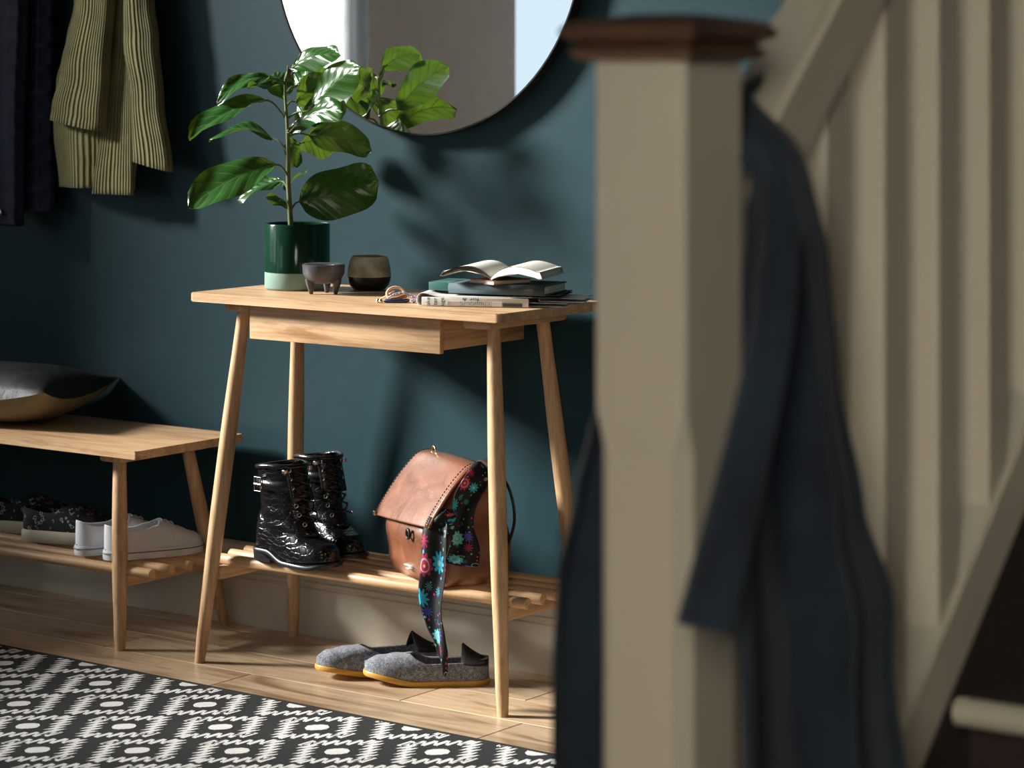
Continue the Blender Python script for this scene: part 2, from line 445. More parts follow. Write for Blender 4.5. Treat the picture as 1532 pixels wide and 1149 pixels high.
MAT['pink_paper'] = M_plain('dusky_pink_cover', (0.30, 0.15, 0.15), 0.6, 60, 0.05, 0.2)
MAT['navy_strap'] = mk_leather('navy_leather', (0.018, 0.026, 0.085), 0.4)
MAT['thread'] = M_plain('dark_thread', (0.02, 0.012, 0.010), 0.8, 200, 0.1, 0.1)
def mk_twist():
    n = NT('purple_white_cord'); v = n.coords(); f = n.noise(v, 420, 1)
    n.col(n.ramp(f, [(0.42, (0.16, 0.05, 0.12)), (0.47, (0.10, 0.08, 0.25)), (0.55, (0.75, 0.70, 0.72))])); n.set(Roughness=0.8); return n.m
MAT['twist'] = mk_twist()
def mk_scarf():
    n = NT('black_floral_silk'); uv = n.n('ShaderNodeUVMap'); mp = n.n('ShaderNodeMapping'); mp.inputs['Scale'].default_value = (2.0, 8.0, 1)
    n.l(uv.outputs[0], mp.inputs[0]); v = mp.outputs[0]
    vo = n.n('ShaderNodeTexVoronoi'); vo.inputs['Scale'].default_value = 1.0; vo.inputs['Randomness'].default_value = 0.75; n.l(v, vo.inputs['Vector'])
    d = vo.outputs['Distance']
    rel = n.n('ShaderNodeVectorMath', operation='SUBTRACT'); n.l(v, rel.inputs[0]); n.l(vo.outputs['Position'], rel.inputs[1])
    sp = n.n('ShaderNodeSeparateXYZ'); n.l(rel.outputs[0], sp.inputs[0])
    ang = n.math('ARCTAN2', sp.outputs[1], sp.outputs[0])
    pet = n.math('ADD', n.math('MULTIPLY', n.math('SINE', n.math('MULTIPLY', ang, 9)), 0.06), 0.44)
    inside = n.math('LESS_THAN', d, pet)
    ring = n.math('LESS_THAN', n.math('ABSOLUTE', n.math('SUBTRACT', d, 0.28)), 0.03)
    core = n.math('LESS_THAN', d, 0.11)
    hs = n.n('ShaderNodeSeparateXYZ'); n.l(vo.outputs['Color'], hs.inputs[0])
    pal = n.ramp(hs.outputs[0], [(0.0, (0.02, 0.30, 0.42)), (0.24, (0.30, 0.015, 0.06)), (0.40, (0.05, 0.06, 0.32)), (0.55, (0.55, 0.10, 0.03)), (0.70, (0.08, 0.38, 0.42)), (0.85, (0.006, 0.006, 0.008))], 'CONSTANT')
    c = n.mix(inside, (0.005, 0.005, 0.007), pal)
    c = n.mix(ring, c, n.mix(0.35, pal, (0.6, 0.75, 0.75))); c = n.mix(core, c, (0.45, 0.42, 0.10))
    sm = n.n('ShaderNodeTexVoronoi'); sm.inputs['Scale'].default_value = 3.4; n.l(v, sm.inputs['Vector'])
    dots = n.math('MULTIPLY', n.math('LESS_THAN', sm.outputs['Distance'], 0.24), n.math('SUBTRACT', 1.0, inside))
    hs2 = n.n('ShaderNodeSeparateXYZ'); n.l(sm.outputs['Color'], hs2.inputs[0])
    pal2 = n.ramp(hs2.outputs[1], [(0.0, (0.005, 0.005, 0.007)), (0.45, (0.35, 0.03, 0.12)), (0.62, (0.05, 0.25, 0.10)), (0.78, (0.10, 0.35, 0.45))], 'CONSTANT')
    c = n.mix(dots, c, pal2)
    n.col(c); n.set(Roughness=0.6, Specular_IOR_Level=0.25); return n.m
MAT['scarf'] = mk_scarf()

# ================================================================== THE SETTING
WX0, WX1, WY0, WY1, WH = -2.6, 4.5, -5.6, 0.0, 3.6

# floor: sub-base and individual oak boards running along the teal wall
fl = box('floor', WX0, WX1, WY0, WY1, -0.06, -0.012, MAT['walnut']); tag(fl, 'oak board floor running along the teal wall', kind='structure')
ROW = 0.145
known = {-1: [0.732], -2: [0.537], -3: [0.156, 0.833], -4: [-0.25, 0.633]}
plank_meshes = {}
def plank(x0, x1, y0, y1):
    L, Wd = round(x1 - x0, 3), round(y1 - y0, 4)
    key = (L, Wd)
    if key not in plank_meshes:
        bm = bmesh.new(); g = 0.0007
        bm_box(bm, g, L - g, g, Wd - g, -0.012, 0)
        top = [e for e in bm.edges if all(abs(v.co.z) < 1e-6 for v in e.verts)]
        bmesh.ops.bevel(bm, geom=top, offset=0.0012, segments=1, affect='EDGES')
        me = bpy.data.meshes.new('plank'); bm.to_mesh(me); bm.free(); me.materials.append(MAT['floor_oak']); plank_meshes[key] = me
    o = bpy.data.objects.new('plank', plank_meshes[key]); link(o, fl); o.location = (x0, y0, 0)
edges_y = [-0.083 - ROW * i for i in range(0, 39)]
rows = [(-0.083, 0.0)] + [(max(e - ROW, WY0), e) for e in edges_y if e - 0.01 > WY0]
for r, (y0, y1) in enumerate(rows):
    js = list(known.get(-r, []))
    x = min(js) if js else WX0 + random.choice((0.4, 0.7, 1.0, 1.3))
    cuts = [x]
    while cuts[0] > WX0 + 0.4: cuts.insert(0, round(cuts[0] - random.choice((0.8, 1.2, 1.6)), 3))
    cuts += [j for j in js if j > x]
    while cuts[-1] < WX1 - 0.4: cuts.append(round(cuts[-1] + random.choice((0.8, 1.2, 1.6)), 3))
    cuts = [WX0] + [c for c in cuts if WX0 + 0.1 < c < WX1 - 0.1] + [WX1]
    for a, b in zip(cuts[:-1], cuts[1:]): plank(a, b, y0, y1)

wb = box('wall_back', WX0 - 0.15, WX1 + 0.15, 0.0, 0.15, -0.06, WH, MAT['teal']); tag(wb, 'dark teal painted wall behind the console table', kind='structure')

# left wall with two tall windows (they light the hall and are seen in the mirror)
W1 = (-3.317, -1.12, 0.85, 3.45); W2 = (-5.35, -4.336, 0.45, 2.5)
bm = bmesh.new()
xa, xb = WX0 - 0.15, WX0
bm_box(bm, xa, xb, W1[1], WY1, -0.06, WH)
bm_box(bm, xa, xb, W2[1], W1[0], -0.06, WH)
bm_box(bm, xa, xb, WY0 - 0.15, W2[0], -0.06, WH)
for w in (W1, W2):
    bm_box(bm, xa, xb, w[0], w[1], -0.06, w[2]); bm_box(bm, xa, xb, w[0], w[1], w[3], WH)
wl = finish(bm, 'wall_left', MAT['grey_wall'], smooth=False); tag(wl, 'pale grey wall with two tall windows opposite the stairs', kind='structure')
W3 = (-2.42, -1.0, 0.6, 2.2)  # unseen window, added to brighten the pier between the left windows
bm = bmesh.new()
bm_box(bm, WX0, W3[0], WY0 - 0.15, WY0, -0.06, WH); bm_box(bm, W3[1], WX1, WY0 - 0.15, WY0, -0.06, WH)
bm_box(bm, W3[0], W3[1], WY0 - 0.15, WY0, -0.06, W3[2]); bm_box(bm, W3[0], W3[1], WY0 - 0.15, WY0, W3[3], WH)
wf = finish(bm, 'wall_front', MAT['dim_wall'], smooth=False); tag(wf, 'grey wall behind the viewer with a small added window', kind='structure')
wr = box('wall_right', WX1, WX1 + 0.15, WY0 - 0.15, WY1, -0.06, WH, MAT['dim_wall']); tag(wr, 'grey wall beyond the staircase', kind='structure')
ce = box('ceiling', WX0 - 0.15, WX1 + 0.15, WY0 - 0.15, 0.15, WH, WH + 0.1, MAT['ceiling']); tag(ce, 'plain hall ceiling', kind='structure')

def window(name, w, label, front=False):
    r = thing(name, label, None, ((w[0] + w[1]) / 2, WY0 - 0.075, w[2]) if front else ((xa + xb) / 2, (w[0] + w[1]) / 2, w[2]), PI/2 if front else 0, kind='structure')
    hw, H = (w[1] - w[0]) / 2, w[3] - w[2]; t = 0.03
    f = 0.035
    box('frame_side', -t, t, -hw, -hw + f, 0, H, MAT['white'], r, 0.004); box('frame_side', -t, t, hw - f, hw, 0, H, MAT['white'], r, 0.004)
    box('frame_rail', -t, t, -hw + f, hw - f, 0, f, MAT['white'], r, 0.004); box('frame_rail', -t, t, -hw + f, hw - f, H - f, H, MAT['white'], r, 0.004)
    box('pane', -0.003, 0.003, -hw + f, hw - f, f, H - f, MAT['pane'], r)
    box('window_sill', 0.03, 0.12, -hw, hw, -0.005, 0.02, MAT['white'], r, 0.004)
    return r
window('window_1', W1, 'tall white framed window nearest the teal wall')
window('pier_fill_window', W3, 'small white framed window added behind the viewer to brighten the left wall', True)
window('window_2', W2, 'narrow white framed window furthest from the teal wall')

# cream skirting board with two shallow grooves
prof = [(-0.0305, 0.0), (-0.0305, 0.100), (-0.0275, 0.1025), (-0.0275, 0.1055), (-0.0305, 0.108), (-0.0305, 0.1145), (-0.0275, 0.117), (-0.0275, 0.120), (-0.0295, 0.1225), (-0.0295, 0.160), (-0.021, 0.172), (-0.012, 0.176), (0.0, 0.176)]
bm = bmesh.new()
A = [bm.verts.new((WX0, y, z)) for y, z in prof] + [bm.verts.new((WX0, 0.0, 0.0))]
B = [bm.verts.new((2.4, y, z)) for y, z in prof] + [bm.verts.new((2.4, 0.0, 0.0))]
k = len(A)
for i in range(k): bm.faces.new((A[i], B[i], B[(i+1) % k], A[(i+1) % k]))
bm.faces.new(A); bm.faces.new(B[::-1])
bb = finish(bm, 'baseboard_back', MAT['cream'], smooth=False); tag(bb, 'cream skirting board with a grooved edge below the teal wall', kind='structure')

# ------------------------------------------------------------------ staircase and balustrade
RISE, GO, NY, SX0, SX1 = 0.2047, 0.2149, -2.480, 2.585, 3.55
NST = 8
st = thing('staircase', 'carpeted staircase rising towards the teal wall', None, (SX0, NY, 0), 0, kind='structure')
Wst = SX1 - SX0
bm = bmesh.new(); bm_box(bm, 0, Wst, 0, GO + 0.02, -0.024, 0.0); bmesh.ops.bevel(bm, geom=bm.edges[:], offset=0.004, segments=2, affect='EDGES')
tread_me = bpy.data.meshes.new('tread'); bm.to_mesh(tread_me); bm.free(); tread_me.materials.append(MAT['carpet'])
bm = bmesh.new(); bm_box(bm, 0, Wst, 0.02, 0.035, 0.0, RISE - 0.024)
riser_me = bpy.data.meshes.new('riser'); bm.to_mesh(riser_me); bm.free(); riser_me.materials.append(MAT['carpet'])
bm = bmesh.new(); bm_tube(bm, [(0, -0.004, -0.012), (Wst, -0.004, -0.012)], 0.014, 12)
nose_me = bpy.data.meshes.new('nosing'); bm.to_mesh(nose_me); bm.free(); nose_me.materials.append(MAT['cream_stair'])
for i in range(NST):
    for nm, me in (('tread', tread_me), ('nosing', nose_me)):
        o = bpy.data.objects.new(nm, me); link(o, st); o.location = (0, GO * i, RISE * (i + 1))
    o = bpy.data.objects.new('riser', riser_me); link(o, st); o.location = (0, GO * i, RISE * i)
box('landing', 0, Wst, GO * NST, -NY - 0.005, RISE * NST - 0.024, RISE * NST, MAT['carpet'], st)

SL = RISE / GO
def sloped(name, x0, x1, y0, y1, zlo, zhi, mat, parent, bev=0.004):
    """bar that follows the stair pitch; zlo/zhi are heights at y = y0"""
    bm = bmesh.new(); d = (y1 - y0) * SL
    vs = [bm.verts.new(p) for p in ((x0,y0,zlo),(x1,y0,zlo),(x1,y1,zlo+d),(x0,y1,zlo+d),(x0,y0,zhi),(x1,y0,zhi),(x1,y1,zhi+d),(x0,y1,zhi+d))]
    for f in ((0,3,2,1),(4,5,6,7),(0,1,5,4),(1,2,6,5),(2,3,7,6),(3,0,4,7)): bm.faces.new([vs[i] for i in f])
    if bev: bmesh.ops.bevel(bm, geom=bm.edges[:], offset=bev, segments=3, affect='EDGES')
    return finish(bm, name, mat, parent, angle=35)

NX, NYC = 2.548, -2.514
bal = thing('stair_balustrade', 'cream painted stair balustrade with square newel post in the foreground', 'balustrade', (NX, NYC, 0))
# newel: square top block, stop-chamfered below
def newel_mesh(H, zc):
    bm = bmesh.new(); w = 0.045; c = 0.013
    def ring(z, ch):
        e = w - ch
        return [bm.verts.new((x, y, z)) for x, y in ((-e,-w),(e,-w),(w,-e),(w,e),(e,w),(-e,w),(-w,e),(-w,-e))]
    rs = [ring(0, 0.0025), ring(0.10, 0.0025), ring(0.14, c), ring(zc - 0.035, c), ring(zc, 0.0025), ring(H, 0.0025)]
    for a, b in zip(rs[:-1], rs[1:]):
        for i in range(8): bm.faces.new((a[i], a[(i+1) % 8], b[(i+1) % 8], b[i]))
    bm.faces.new(rs[0][::-1]); bm.faces.new(rs[-1]); return bm
nw = finish(newel_mesh(1.236, 0.945), 'newel_post', MAT['cream_stair'], bal, smooth=False)
def cap_mesh():
    bm = bmesh.new(); prof = [(0.045, 0.0), (0.056, 0.002), (0.060, 0.006), (0.060, 0.010), (0.054, 0.013), (0.058, 0.017), (0.066, 0.021), (0.067, 0.027), (0.058, 0.034), (0.02, 0.040)]
    rs = [[bm.verts.new((sx * r, sy * r, z)) for sx, sy in ((-1,-1),(1,-1),(1,1),(-1,1))] for r, z in prof]
    for a, b in zip(rs[:-1], rs[1:]):
        for i in range(4): bm.faces.new((a[i], a[(i+1) % 4], b[(i+1) % 4], b[i]))
    bm.faces.new(rs[0][::-1]); bm.faces.new(rs[-1]); return bm
cp = finish(cap_mesh(), 'newel_cap', MAT['walnut'], bal, smooth=False, loc=(0, 0, 1.2345)); tag(cp, 'dark walnut moulded cap on the newel post')
# handrail, string and balusters (local coordinates: newel centre at 0,0)
y_end = 1.65
hz = 1.20 - 0.9526 * (-2.349 + 2.469)     # top of rail where it meets the post
hz += 0.028
sloped('handrail', -0.030, 0.030, 0.045, y_end, hz - 0.098, hz, MAT['cream_stair'], bal, 0.007)
sz = 0.597 + 0.9526 * (-2.469 + 2.153)
sloped('string_board', -0.026, 0.026, 0.045, y_end, sz - 0.085, sz, MAT['cream_stair'], bal, 0.003)
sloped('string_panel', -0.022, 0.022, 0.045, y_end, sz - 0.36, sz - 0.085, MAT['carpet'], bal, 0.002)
bm = bmesh.new(); d = 0.041 * SL
hgt = (hz - 0.088) - sz + 0.02
vs = [bm.verts.new(p) for p in ((-0.0205,0,-0.01),(0.0205,0,-0.01),(0.0205,0.041,d-0.01),(-0.0205,0.041,d-0.01),(-0.0205,0,hgt),(0.0205,0,hgt),(0.0205,0.041,hgt+d),(-0.0205,0.041,hgt+d))]
for f in ((0,3,2,1),(4,5,6,7),(0,1,5,4),(1,2,6,5),(2,3,7,6),(3,0,4,7)): bm.faces.new([vs[i] for i in f])
bmesh.ops.recalc_face_normals(bm, faces=bm.faces)
bal_me = bpy.data.meshes.new('baluster'); bm.to_mesh(bal_me); bm.free(); bal_me.materials.append(MAT['cream_stair'])
i = 0
yb = -2.392
while yb < NYC + y_end - 0.06:
    o = bpy.data.objects.new('baluster', bal_me); link(o, bal)
    o.location = (0, yb - NYC, sz + 0.9526 * (yb - NYC - 0.045)); yb += 0.1095
end_z = 1.236 + 0.9526 * (y_end + 0.045)
o = box('landing_newel', -0.045, 0.045, y_end, y_end + 0.09, 0, min(end_z, 2.75), MAT['cream_stair'], bal, 0.003)

# ================================================================== FURNITURE
def leg_mesh(foot, top, r_foot, r_mid, r_top, n=18):
    bm = bmesh.new(); f, t = Vector(foot), Vector(top); pts, rad = [], []
    for i in range(15):
        s = i / 14; pts.append(f.lerp(t, s))
        rad.append(interp([(0, r_foot), (0.06, r_foot + (r_mid - r_foot) * 0.22), (0.45, r_mid), (0.62, r_mid), (1, r_top)], s))
    rad[0] = r_foot * 0.9
    rings = []
    for p, r in zip(pts, rad):
        rings.append([bm.verts.new((p.x + r*math.cos(2*PI*k/n), p.y + r*math.sin(2*PI*k/n), p.z)) for k in range(n)])
    for a, b in zip(rings[:-1], rings[1:]):
        for k in range(n): bm.faces.new((a[k], a[(k+1) % n], b[(k+1) % n], b[k]))
    bm.faces.new(rings[0][::-1]); bm.faces.new(rings[-1]); return bm

def tabletop_mesh(x0, x1, y0, y1, z0, z1, cr):
    bm = bmesh.new(); pts = []
    for cx, cy, a0 in ((x1-cr, y0+cr, -90), (x1-cr, y1-cr, 0), (x0+cr, y1-cr, 90), (x0+cr, y0+cr, 180)):
        for k in range(7):
            a = math.radians(a0 + 15*k); pts.append((cx + cr*math.cos(a), cy + cr*math.sin(a)))
    lo = [bm.verts.new((x, y, z0)) for x, y in pts]; hi = [bm.verts.new((x, y, z1)) for x, y in pts]
    m = len(pts)
    for i in range(m): bm.faces.new((lo[i], lo[(i+1) % m], hi[(i+1) % m], hi[i]))
    b1 = bm.faces.new(lo[::-1]); b2 = bm.faces.new(hi)
    bmesh.ops.bevel(bm, geom=[e for f in (b1, b2) for e in f.edges], offset=0.0015, segments=2, affect='EDGES')
    return bm

def rail_with_saddles(name, y0, y1, x, zc, parent):
    return box(name, x - 0.009, x + 0.009, y0, y1, zc - 0.022, zc + 0.004, MAT['oak_y'], parent, 0.002)

# ---- console table, local origin at floor below front-left foot
ct = thing('console_table', 'light oak console table with slim drawer and slatted shoe shelf', 'table', (0, 0, 0))
finish(tabletop_mesh(-0.019, 0.778, -0.372, -0.034, 0.742, 0.760, 0.012), 'tabletop', MAT['oak_x'], ct, angle=50)
feet = {'fl': (0.0, -0.360), 'fr': (0.772, -0.355), 'bl': (-0.010, -0.058), 'br': (0.762, -0.058)}
tops = {'fl': (0.062, -0.292), 'fr': (0.703, -0.292), 'bl': (0.052, -0.112), 'br': (0.690, -0.112)}
for k in feet:
    finish(leg_mesh((*feet[k], 0.0), (*tops[k], 0.724), 0.0118, 0.0172, 0.0135), 'leg', MAT['oak_z'], ct, angle=60)
for x in (0.075, 0.690):
    box('leg_bearer', x - 0.034, x + 0.034, -0.330, -0.075, 0.7225, 0.742, MAT['oak_y'], ct, 0.006)
dr = box('drawer', 0.121, 0.612, -0.342, -0.330, 0.671, 0.7405, MAT['oak_x'], ct, 0.0015)
box('drawer_box', 0.130, 0.603, -0.330, -0.055, 0.676, 0.7395, MAT['oak_y'], dr, 0.001)
rod = [(0.0, 0.0), (0.0105, 0.0), (0.011, 0.002)]
def rods(parent, x0, x1, ys, z, r=0.011):
    bm = bmesh.new(); L = x1 - x0
    bm_tube(bm, [(0, 0, 0), (0.0015, 0, 0), (L - 0.0015, 0, 0), (L, 0, 0)], [r*0.9, r, r, r*0.9], 16)
    bmesh.ops.recalc_face_normals(bm, faces=bm.faces)
    me = bpy.data.meshes.new('shelf_rod'); bm.to_mesh(me); bm.free(); me.materials.append(MAT['oak_x']); me.shade_smooth(); me.set_sharp_from_angle(angle=math.radians(50))
    for y in ys:
        o = bpy.data.objects.new('shelf_rod', me); link(o, parent); o.location = (x0, y, z)
rods(ct, -0.012, 0.792, (-0.302, -0.252, -0.204, -0.156, -0.108), 0.206)
rail_with_saddles('shelf_bearer', -0.335, -0.078, 0.026, 0.192, ct)
rail_with_saddles('shelf_bearer', -0.335, -0.078, 0.745, 0.192, ct)

# ---- bench
BL = 1.25
bn = thing('shoe_bench', 'low light oak bench with rounded legs and slatted shoe shelf', 'bench', (-0.168 - BL, 0, 0))
finish(tabletop_mesh(0, BL, -0.372, -0.040, 0.402, 0.420, 0.006), 'bench_top', MAT['oak_x'], bn, angle=50)
for sx in (0, 1):
    for fy, ty in ((-0.375, -0.315), (-0.052, -0.105)):
        fx, tx = (BL - 0.045, BL - 0.105) if sx else (0.045, 0.105)
        finish(leg_mesh((fx, fy, 0), (tx, ty, 0.386), 0.0118, 0.0165, 0.0145), 'leg', MAT['oak_z'], bn, angle=60)
    x = BL - 0.105 if sx else 0.105
    box('leg_bearer', x - 0.032, x + 0.032, -0.345, -0.075, 0.3845, 0.402, MAT['oak_y'], bn, 0.006)
    x = BL - 0.075 if sx else 0.075
    rail_with_saddles('shelf_bearer', -0.350, -0.075, x, 0.146, bn)
rods(bn, 0.02, BL + 0.013, (-0.338, -0.279, -0.222, -0.165, -0.108), 0.160)

# ---- round mirror
MR = 0.4095
mi = thing('round_mirror', 'large round wall mirror with thin black metal rim above console table', 'mirror', (0.3215, 0, 1.4915))
bm = bmesh.new(); n = 96
prof = [(MR - 0.002, -0.003), (MR - 0.002, -0.0325), (MR + 0.0015, -0.0325), (MR + 0.0015, -0.003)]
rs = [[bm.verts.new((r*math.cos(2*PI*i/n), y, r*math.sin(2*PI*i/n))) for i in range(n)] for r, y in prof]
for a in range(4):
    p, q = rs[a], rs[(a+1) % 4]
    for i in range(n): bm.faces.new((p[i], p[(i+1) % n], q[(i+1) % n], q[i]))
finish(bm, 'rim', MAT['dark_metal'], mi, angle=35)
bm = bmesh.new()
f1 = [bm.verts.new(((MR-0.002)*math.cos(2*PI*i/n), -0.030, (MR-0.002)*math.sin(2*PI*i/n))) for i in range(n)]
f0 = [bm.verts.new(((MR-0.002)*math.cos(2*PI*i/n), -0.004, (MR-0.002)*math.sin(2*PI*i/n))) for i in range(n)]
bm.faces.new(f1); bm.faces.new(f0[::-1])
for i in range(n): bm.faces.new((f1[i], f0[i], f0[(i+1) % n], f1[(i+1) % n]))
finish(bm, 'mirror_glass', MAT['mirror'], mi, smooth=False)

# ================================================================== THINGS ON THE CONSOLE
TZ = 0.760
# ---- potted plant (local X = photo right, Y = away, Z = up)
pl = thing('potted_fiddle_leaf_plant', 'broad leaved green plant in dark green two tone pot', 'plant', (0.100, -0.170, TZ), YAW)
PR, PH = 0.0685, 0.137
bm = bmesh.new()
bm_lathe(bm, [(PR - 0.001, 0.036), (PR, 0.037), (PR, PH - 0.003), (PR - 0.002, PH), (PR - 0.005, PH - 0.002), (PR - 0.006, 0.09), (PR - 0.006, 0.08)], 56, cap=False)
pot = finish(bm, 'pot', MAT['glaze_green'], pl)
lathe('base_band', [(PR - 0.005, 0.0), (PR - 0.002, 0.002), (PR - 0.0005, 0.005), (PR - 0.0005, 0.036), (PR - 0.003, 0.036)], MAT['sage'], pot, 56)
lathe('soil', [(0.001, 0.108), (0.03, 0.111), (PR - 0.006, 0.106)], MAT['soil'], pot, 24, cap=False)
PX = 716.0
def pp(px, py, y=0.0): return Vector(((px - 444.7) / PX, y, (431.8 - py) / PX))
stem_pts = smooth_path([pp(436, 352, 0), pp(434, 320, 0), pp(431, 270, 0.004), pp(431, 225, 0), pp(430, 185, -0.004), pp(427, 150, 0), pp(427, 118, 0), pp(432, 104, -0.004)], 5)
tube('stem', stem_pts, [0.0062 - 0.0042 * i / (len(stem_pts)-1) for i in range(len(stem_pts))], MAT['stem'], pl, 10)
def leaf(base, tip, side, hw, bulge=0.02, fold=0.18, curl=0.0, attach=None, twist=0.0, ripple=0.006):
    base, tip, side = Vector(base), Vector(tip), Vector(side)
    ax = tip - base; L = ax.length; ax.normalize()
    s0 = (side - ax * side.dot(ax)).normalized(); nrm = s0.cross(ax).normalized()
    ph = random.random() * 6
    def fn(u, v):
        s = (u - 0.5) * 2; t = v
        w = hw * (max(t, 0.0) ** 0.55) * (max(1 - t, 0.0) ** 0.42) * 1.72 * (1 + 0.10 * math.sin(7*t + ph))
        if t > 0.985: w = hw * 0.04
        ang = twist * (t - 0.4); sd = s0 * math.cos(ang) + nrm * math.sin(ang); nn = nrm * math.cos(ang) - s0 * math.sin(ang)
        c = base + ax * (L * t) + nrm * 0 + Vector((0, 0, 1)) * (bulge * 4 * t * (1 - t) - curl * t * t * t)
        lift = fold * abs(s) * w + ripple * math.sin(9 * t + 3 * s + ph) * abs(s) - 0.25 * fold * s * s * w
        return c + sd * (s * w) + nn * lift
    o = grid('leaf', fn, 12, 16, MAT['leaf'], pl, angle=0)
    if attach is not None:
        a = Vector(attach); mid = a.lerp(base, 0.5) + Vector((0, 0, 0.006))
        p = smooth_path([a, mid, base, base + ax * L * 0.12 + Vector((0, 0, bulge*0.35))], 4)
        tube('petiole', p, [0.0024 - 0.0008 * i / (len(p)-1) for i in range(len(p))], MAT['stem'], o, 7)
    return o
V = Vector
leaf(pp(434, 103, -0.005), pp(512, 82, -0.06), (0.10, 0.55, 0.83), 0.034, 0.012, 0.25, attach=pp(430, 112))
leaf(pp(404, 117, 0.0), pp(326, 154, -0.02), (0.20, 0.72, 0.64), 0.030, 0.018, 0.20, attach=pp(428, 128))
leaf(pp(402, 150, -0.01), pp(289, 208, -0.07), (0.35, 0.76, 0.55), 0.042, 0.016, 0.42, attach=pp(427, 178))
leaf(pp(405, 207, 0.02), pp(308, 209, 0.06), (0.10, 0.93, 0.30), 0.030, 0.022, 0.15, curl=0.006, attach=pp(429, 226))
leaf(pp(415, 246, -0.02), pp(290, 307, -0.09), (0.30, 0.68, 0.67), 0.056, 0.014, 0.20, attach=pp(430, 262))
leaf(pp(440, 152, 0.02), pp(500, 126, 0.07), (0.2, -0.2, 0.95), 0.046, 0.010, 0.12, attach=pp(428, 160))
leaf(pp(424, 150, 0.03), pp(408, 108, 0.075), (0.9, 0.2, 0.1), 0.032, 0.004, 0.12, attach=pp(427, 165))
leaf(pp(462, 166, -0.03), pp(543, 100, -0.11), (-0.35, 0.42, 0.80), 0.044, 0.012, 0.22, attach=pp(429, 178))
leaf(pp(434, 198, -0.03), pp(519, 166, -0.14), (0.15, 0.45, 0.88), 0.032, 0.022, 0.28, attach=pp(430, 200))
leaf(pp(462, 202, 0.0), pp(557, 224, -0.02), (0.05, -0.30, 0.95), 0.040, 0.010, 0.15, attach=pp(430, 205))
leaf(pp(433, 206, 0.02), pp(440, 252, 0.05), (0.95, 0.25, 0.0), 0.021, 0.0, 0.2)
leaf(pp(447, 302, 0.0), pp(566, 282, 0.01), (0.05, 0.25, 0.96), 0.066, 0.004, 0.12, curl=-0.016, attach=pp(434, 318))
leaf(pp(431, 312, -0.01), pp(398, 294, 0.0), (0.3, 0.5, 0.8), 0.012, 0.004, 0.2)
leaf(pp(424, 284, 0.03), pp(452, 262, 0.09), (0.7, 0.3, 0.5), 0.026, 0.006, 0.2, attach=pp(431, 290))
leaf(pp(424, 130, -0.01), pp(373, 132, -0.05), (0.1, 0.85, 0.35), 0.015, 0.006, 0.25)
leaf(pp(420, 272, 0.02), pp(352, 302, 0.05), (0.2, 0.7, 0.6), 0.030, 0.010, 0.2, attach=pp(431, 285))
leaf(pp(445, 190, 0.05), pp(470, 150, 0.065), (0.8, -0.2, 0.4), 0.035, 0.004, 0.15, attach=pp(430, 205))
leaf(pp(440, 130, 0.04), pp(462, 98, 0.06), (0.75, -0.3, 0.4), 0.030, 0.004, 0.15, attach=pp(428, 140))
leaf(pp(450, 180, 0.03), pp(515, 155, 0.05), (0.3, -0.3, 0.9), 0.044, 0.006, 0.15, attach=pp(430, 195))
leaf(pp(446, 215, 0.05), pp(500, 225, 0.10), (0.2, -0.3, 0.9), 0.040, 0.008, 0.15, attach=pp(430, 225))
for a, b in (((428, 118), (431, 98)), ((431, 112), (440, 96)), ((430, 122), (442, 104))):
    tube('shoot', smooth_path([pp(*a), pp((a[0]+b[0])/2 + 1, (a[1]+b[1])/2, -0.004), pp(*b, -0.006)], 4), [0.003]*4 + [0.0018]*4 + [0.001], MAT['stem'], pl, 7)

# ---- three-legged bowl
bo = thing('tripod_bowl', 'small charcoal three legged bowl beside the green pot', 'bowl', (0.225, -0.232, TZ), YAW)
lathe('bowl_body', [(0.010, 0.021), (0.026, 0.023), (0.036, 0.030), (0.0425, 0.042), (0.0435, 0.056), (0.0435, 0.060), (0.041, 0.0615), (0.034, 0.0605), (0.026, 0.058), (0.020, 0.048), (0.010, 0.040)], MAT['bowl'], bo, 48)
for a in (-160, -20, 80):
    c, s = math.cos(math.radians(a)), math.sin(math.radians(a))
    tube('foot', [(0.030*c, 0.030*s, 0.032), (0.029*c, 0.029*s, 0.022), (0.027*c, 0.027*s, 0.010), (0.0265*c, 0.0265*s, 0.0015), (0.0265*c, 0.0265*s, 0.0)], [0.0095, 0.0085, 0.006, 0.0042, 0.003], MAT['bowl'], bo, 12)

# ---- mottled stoneware cup
va = thing('stoneware_cup', 'mottled olive stoneware cup with black glazed foot near the wall', 'cup', (0.240, -0.104, TZ), YAW)
lathe('cup_body', [(0.044, 0.026), (0.0455, 0.029), (0.0445, 0.045), (0.041, 0.060), (0.0375, 0.069), (0.036, 0.0705), (0.034, 0.0695), (0.036, 0.060), (0.040, 0.042), (0.038, 0.012)], MAT['stoneware'], va, 48)
lathe('glazed_foot', [(0.028, 0.0), (0.033, 0.002), (0.041, 0.011), (0.0445, 0.020), (0.0456, 0.0285), (0.044, 0.029)], MAT['black_glaze'], va, 48)

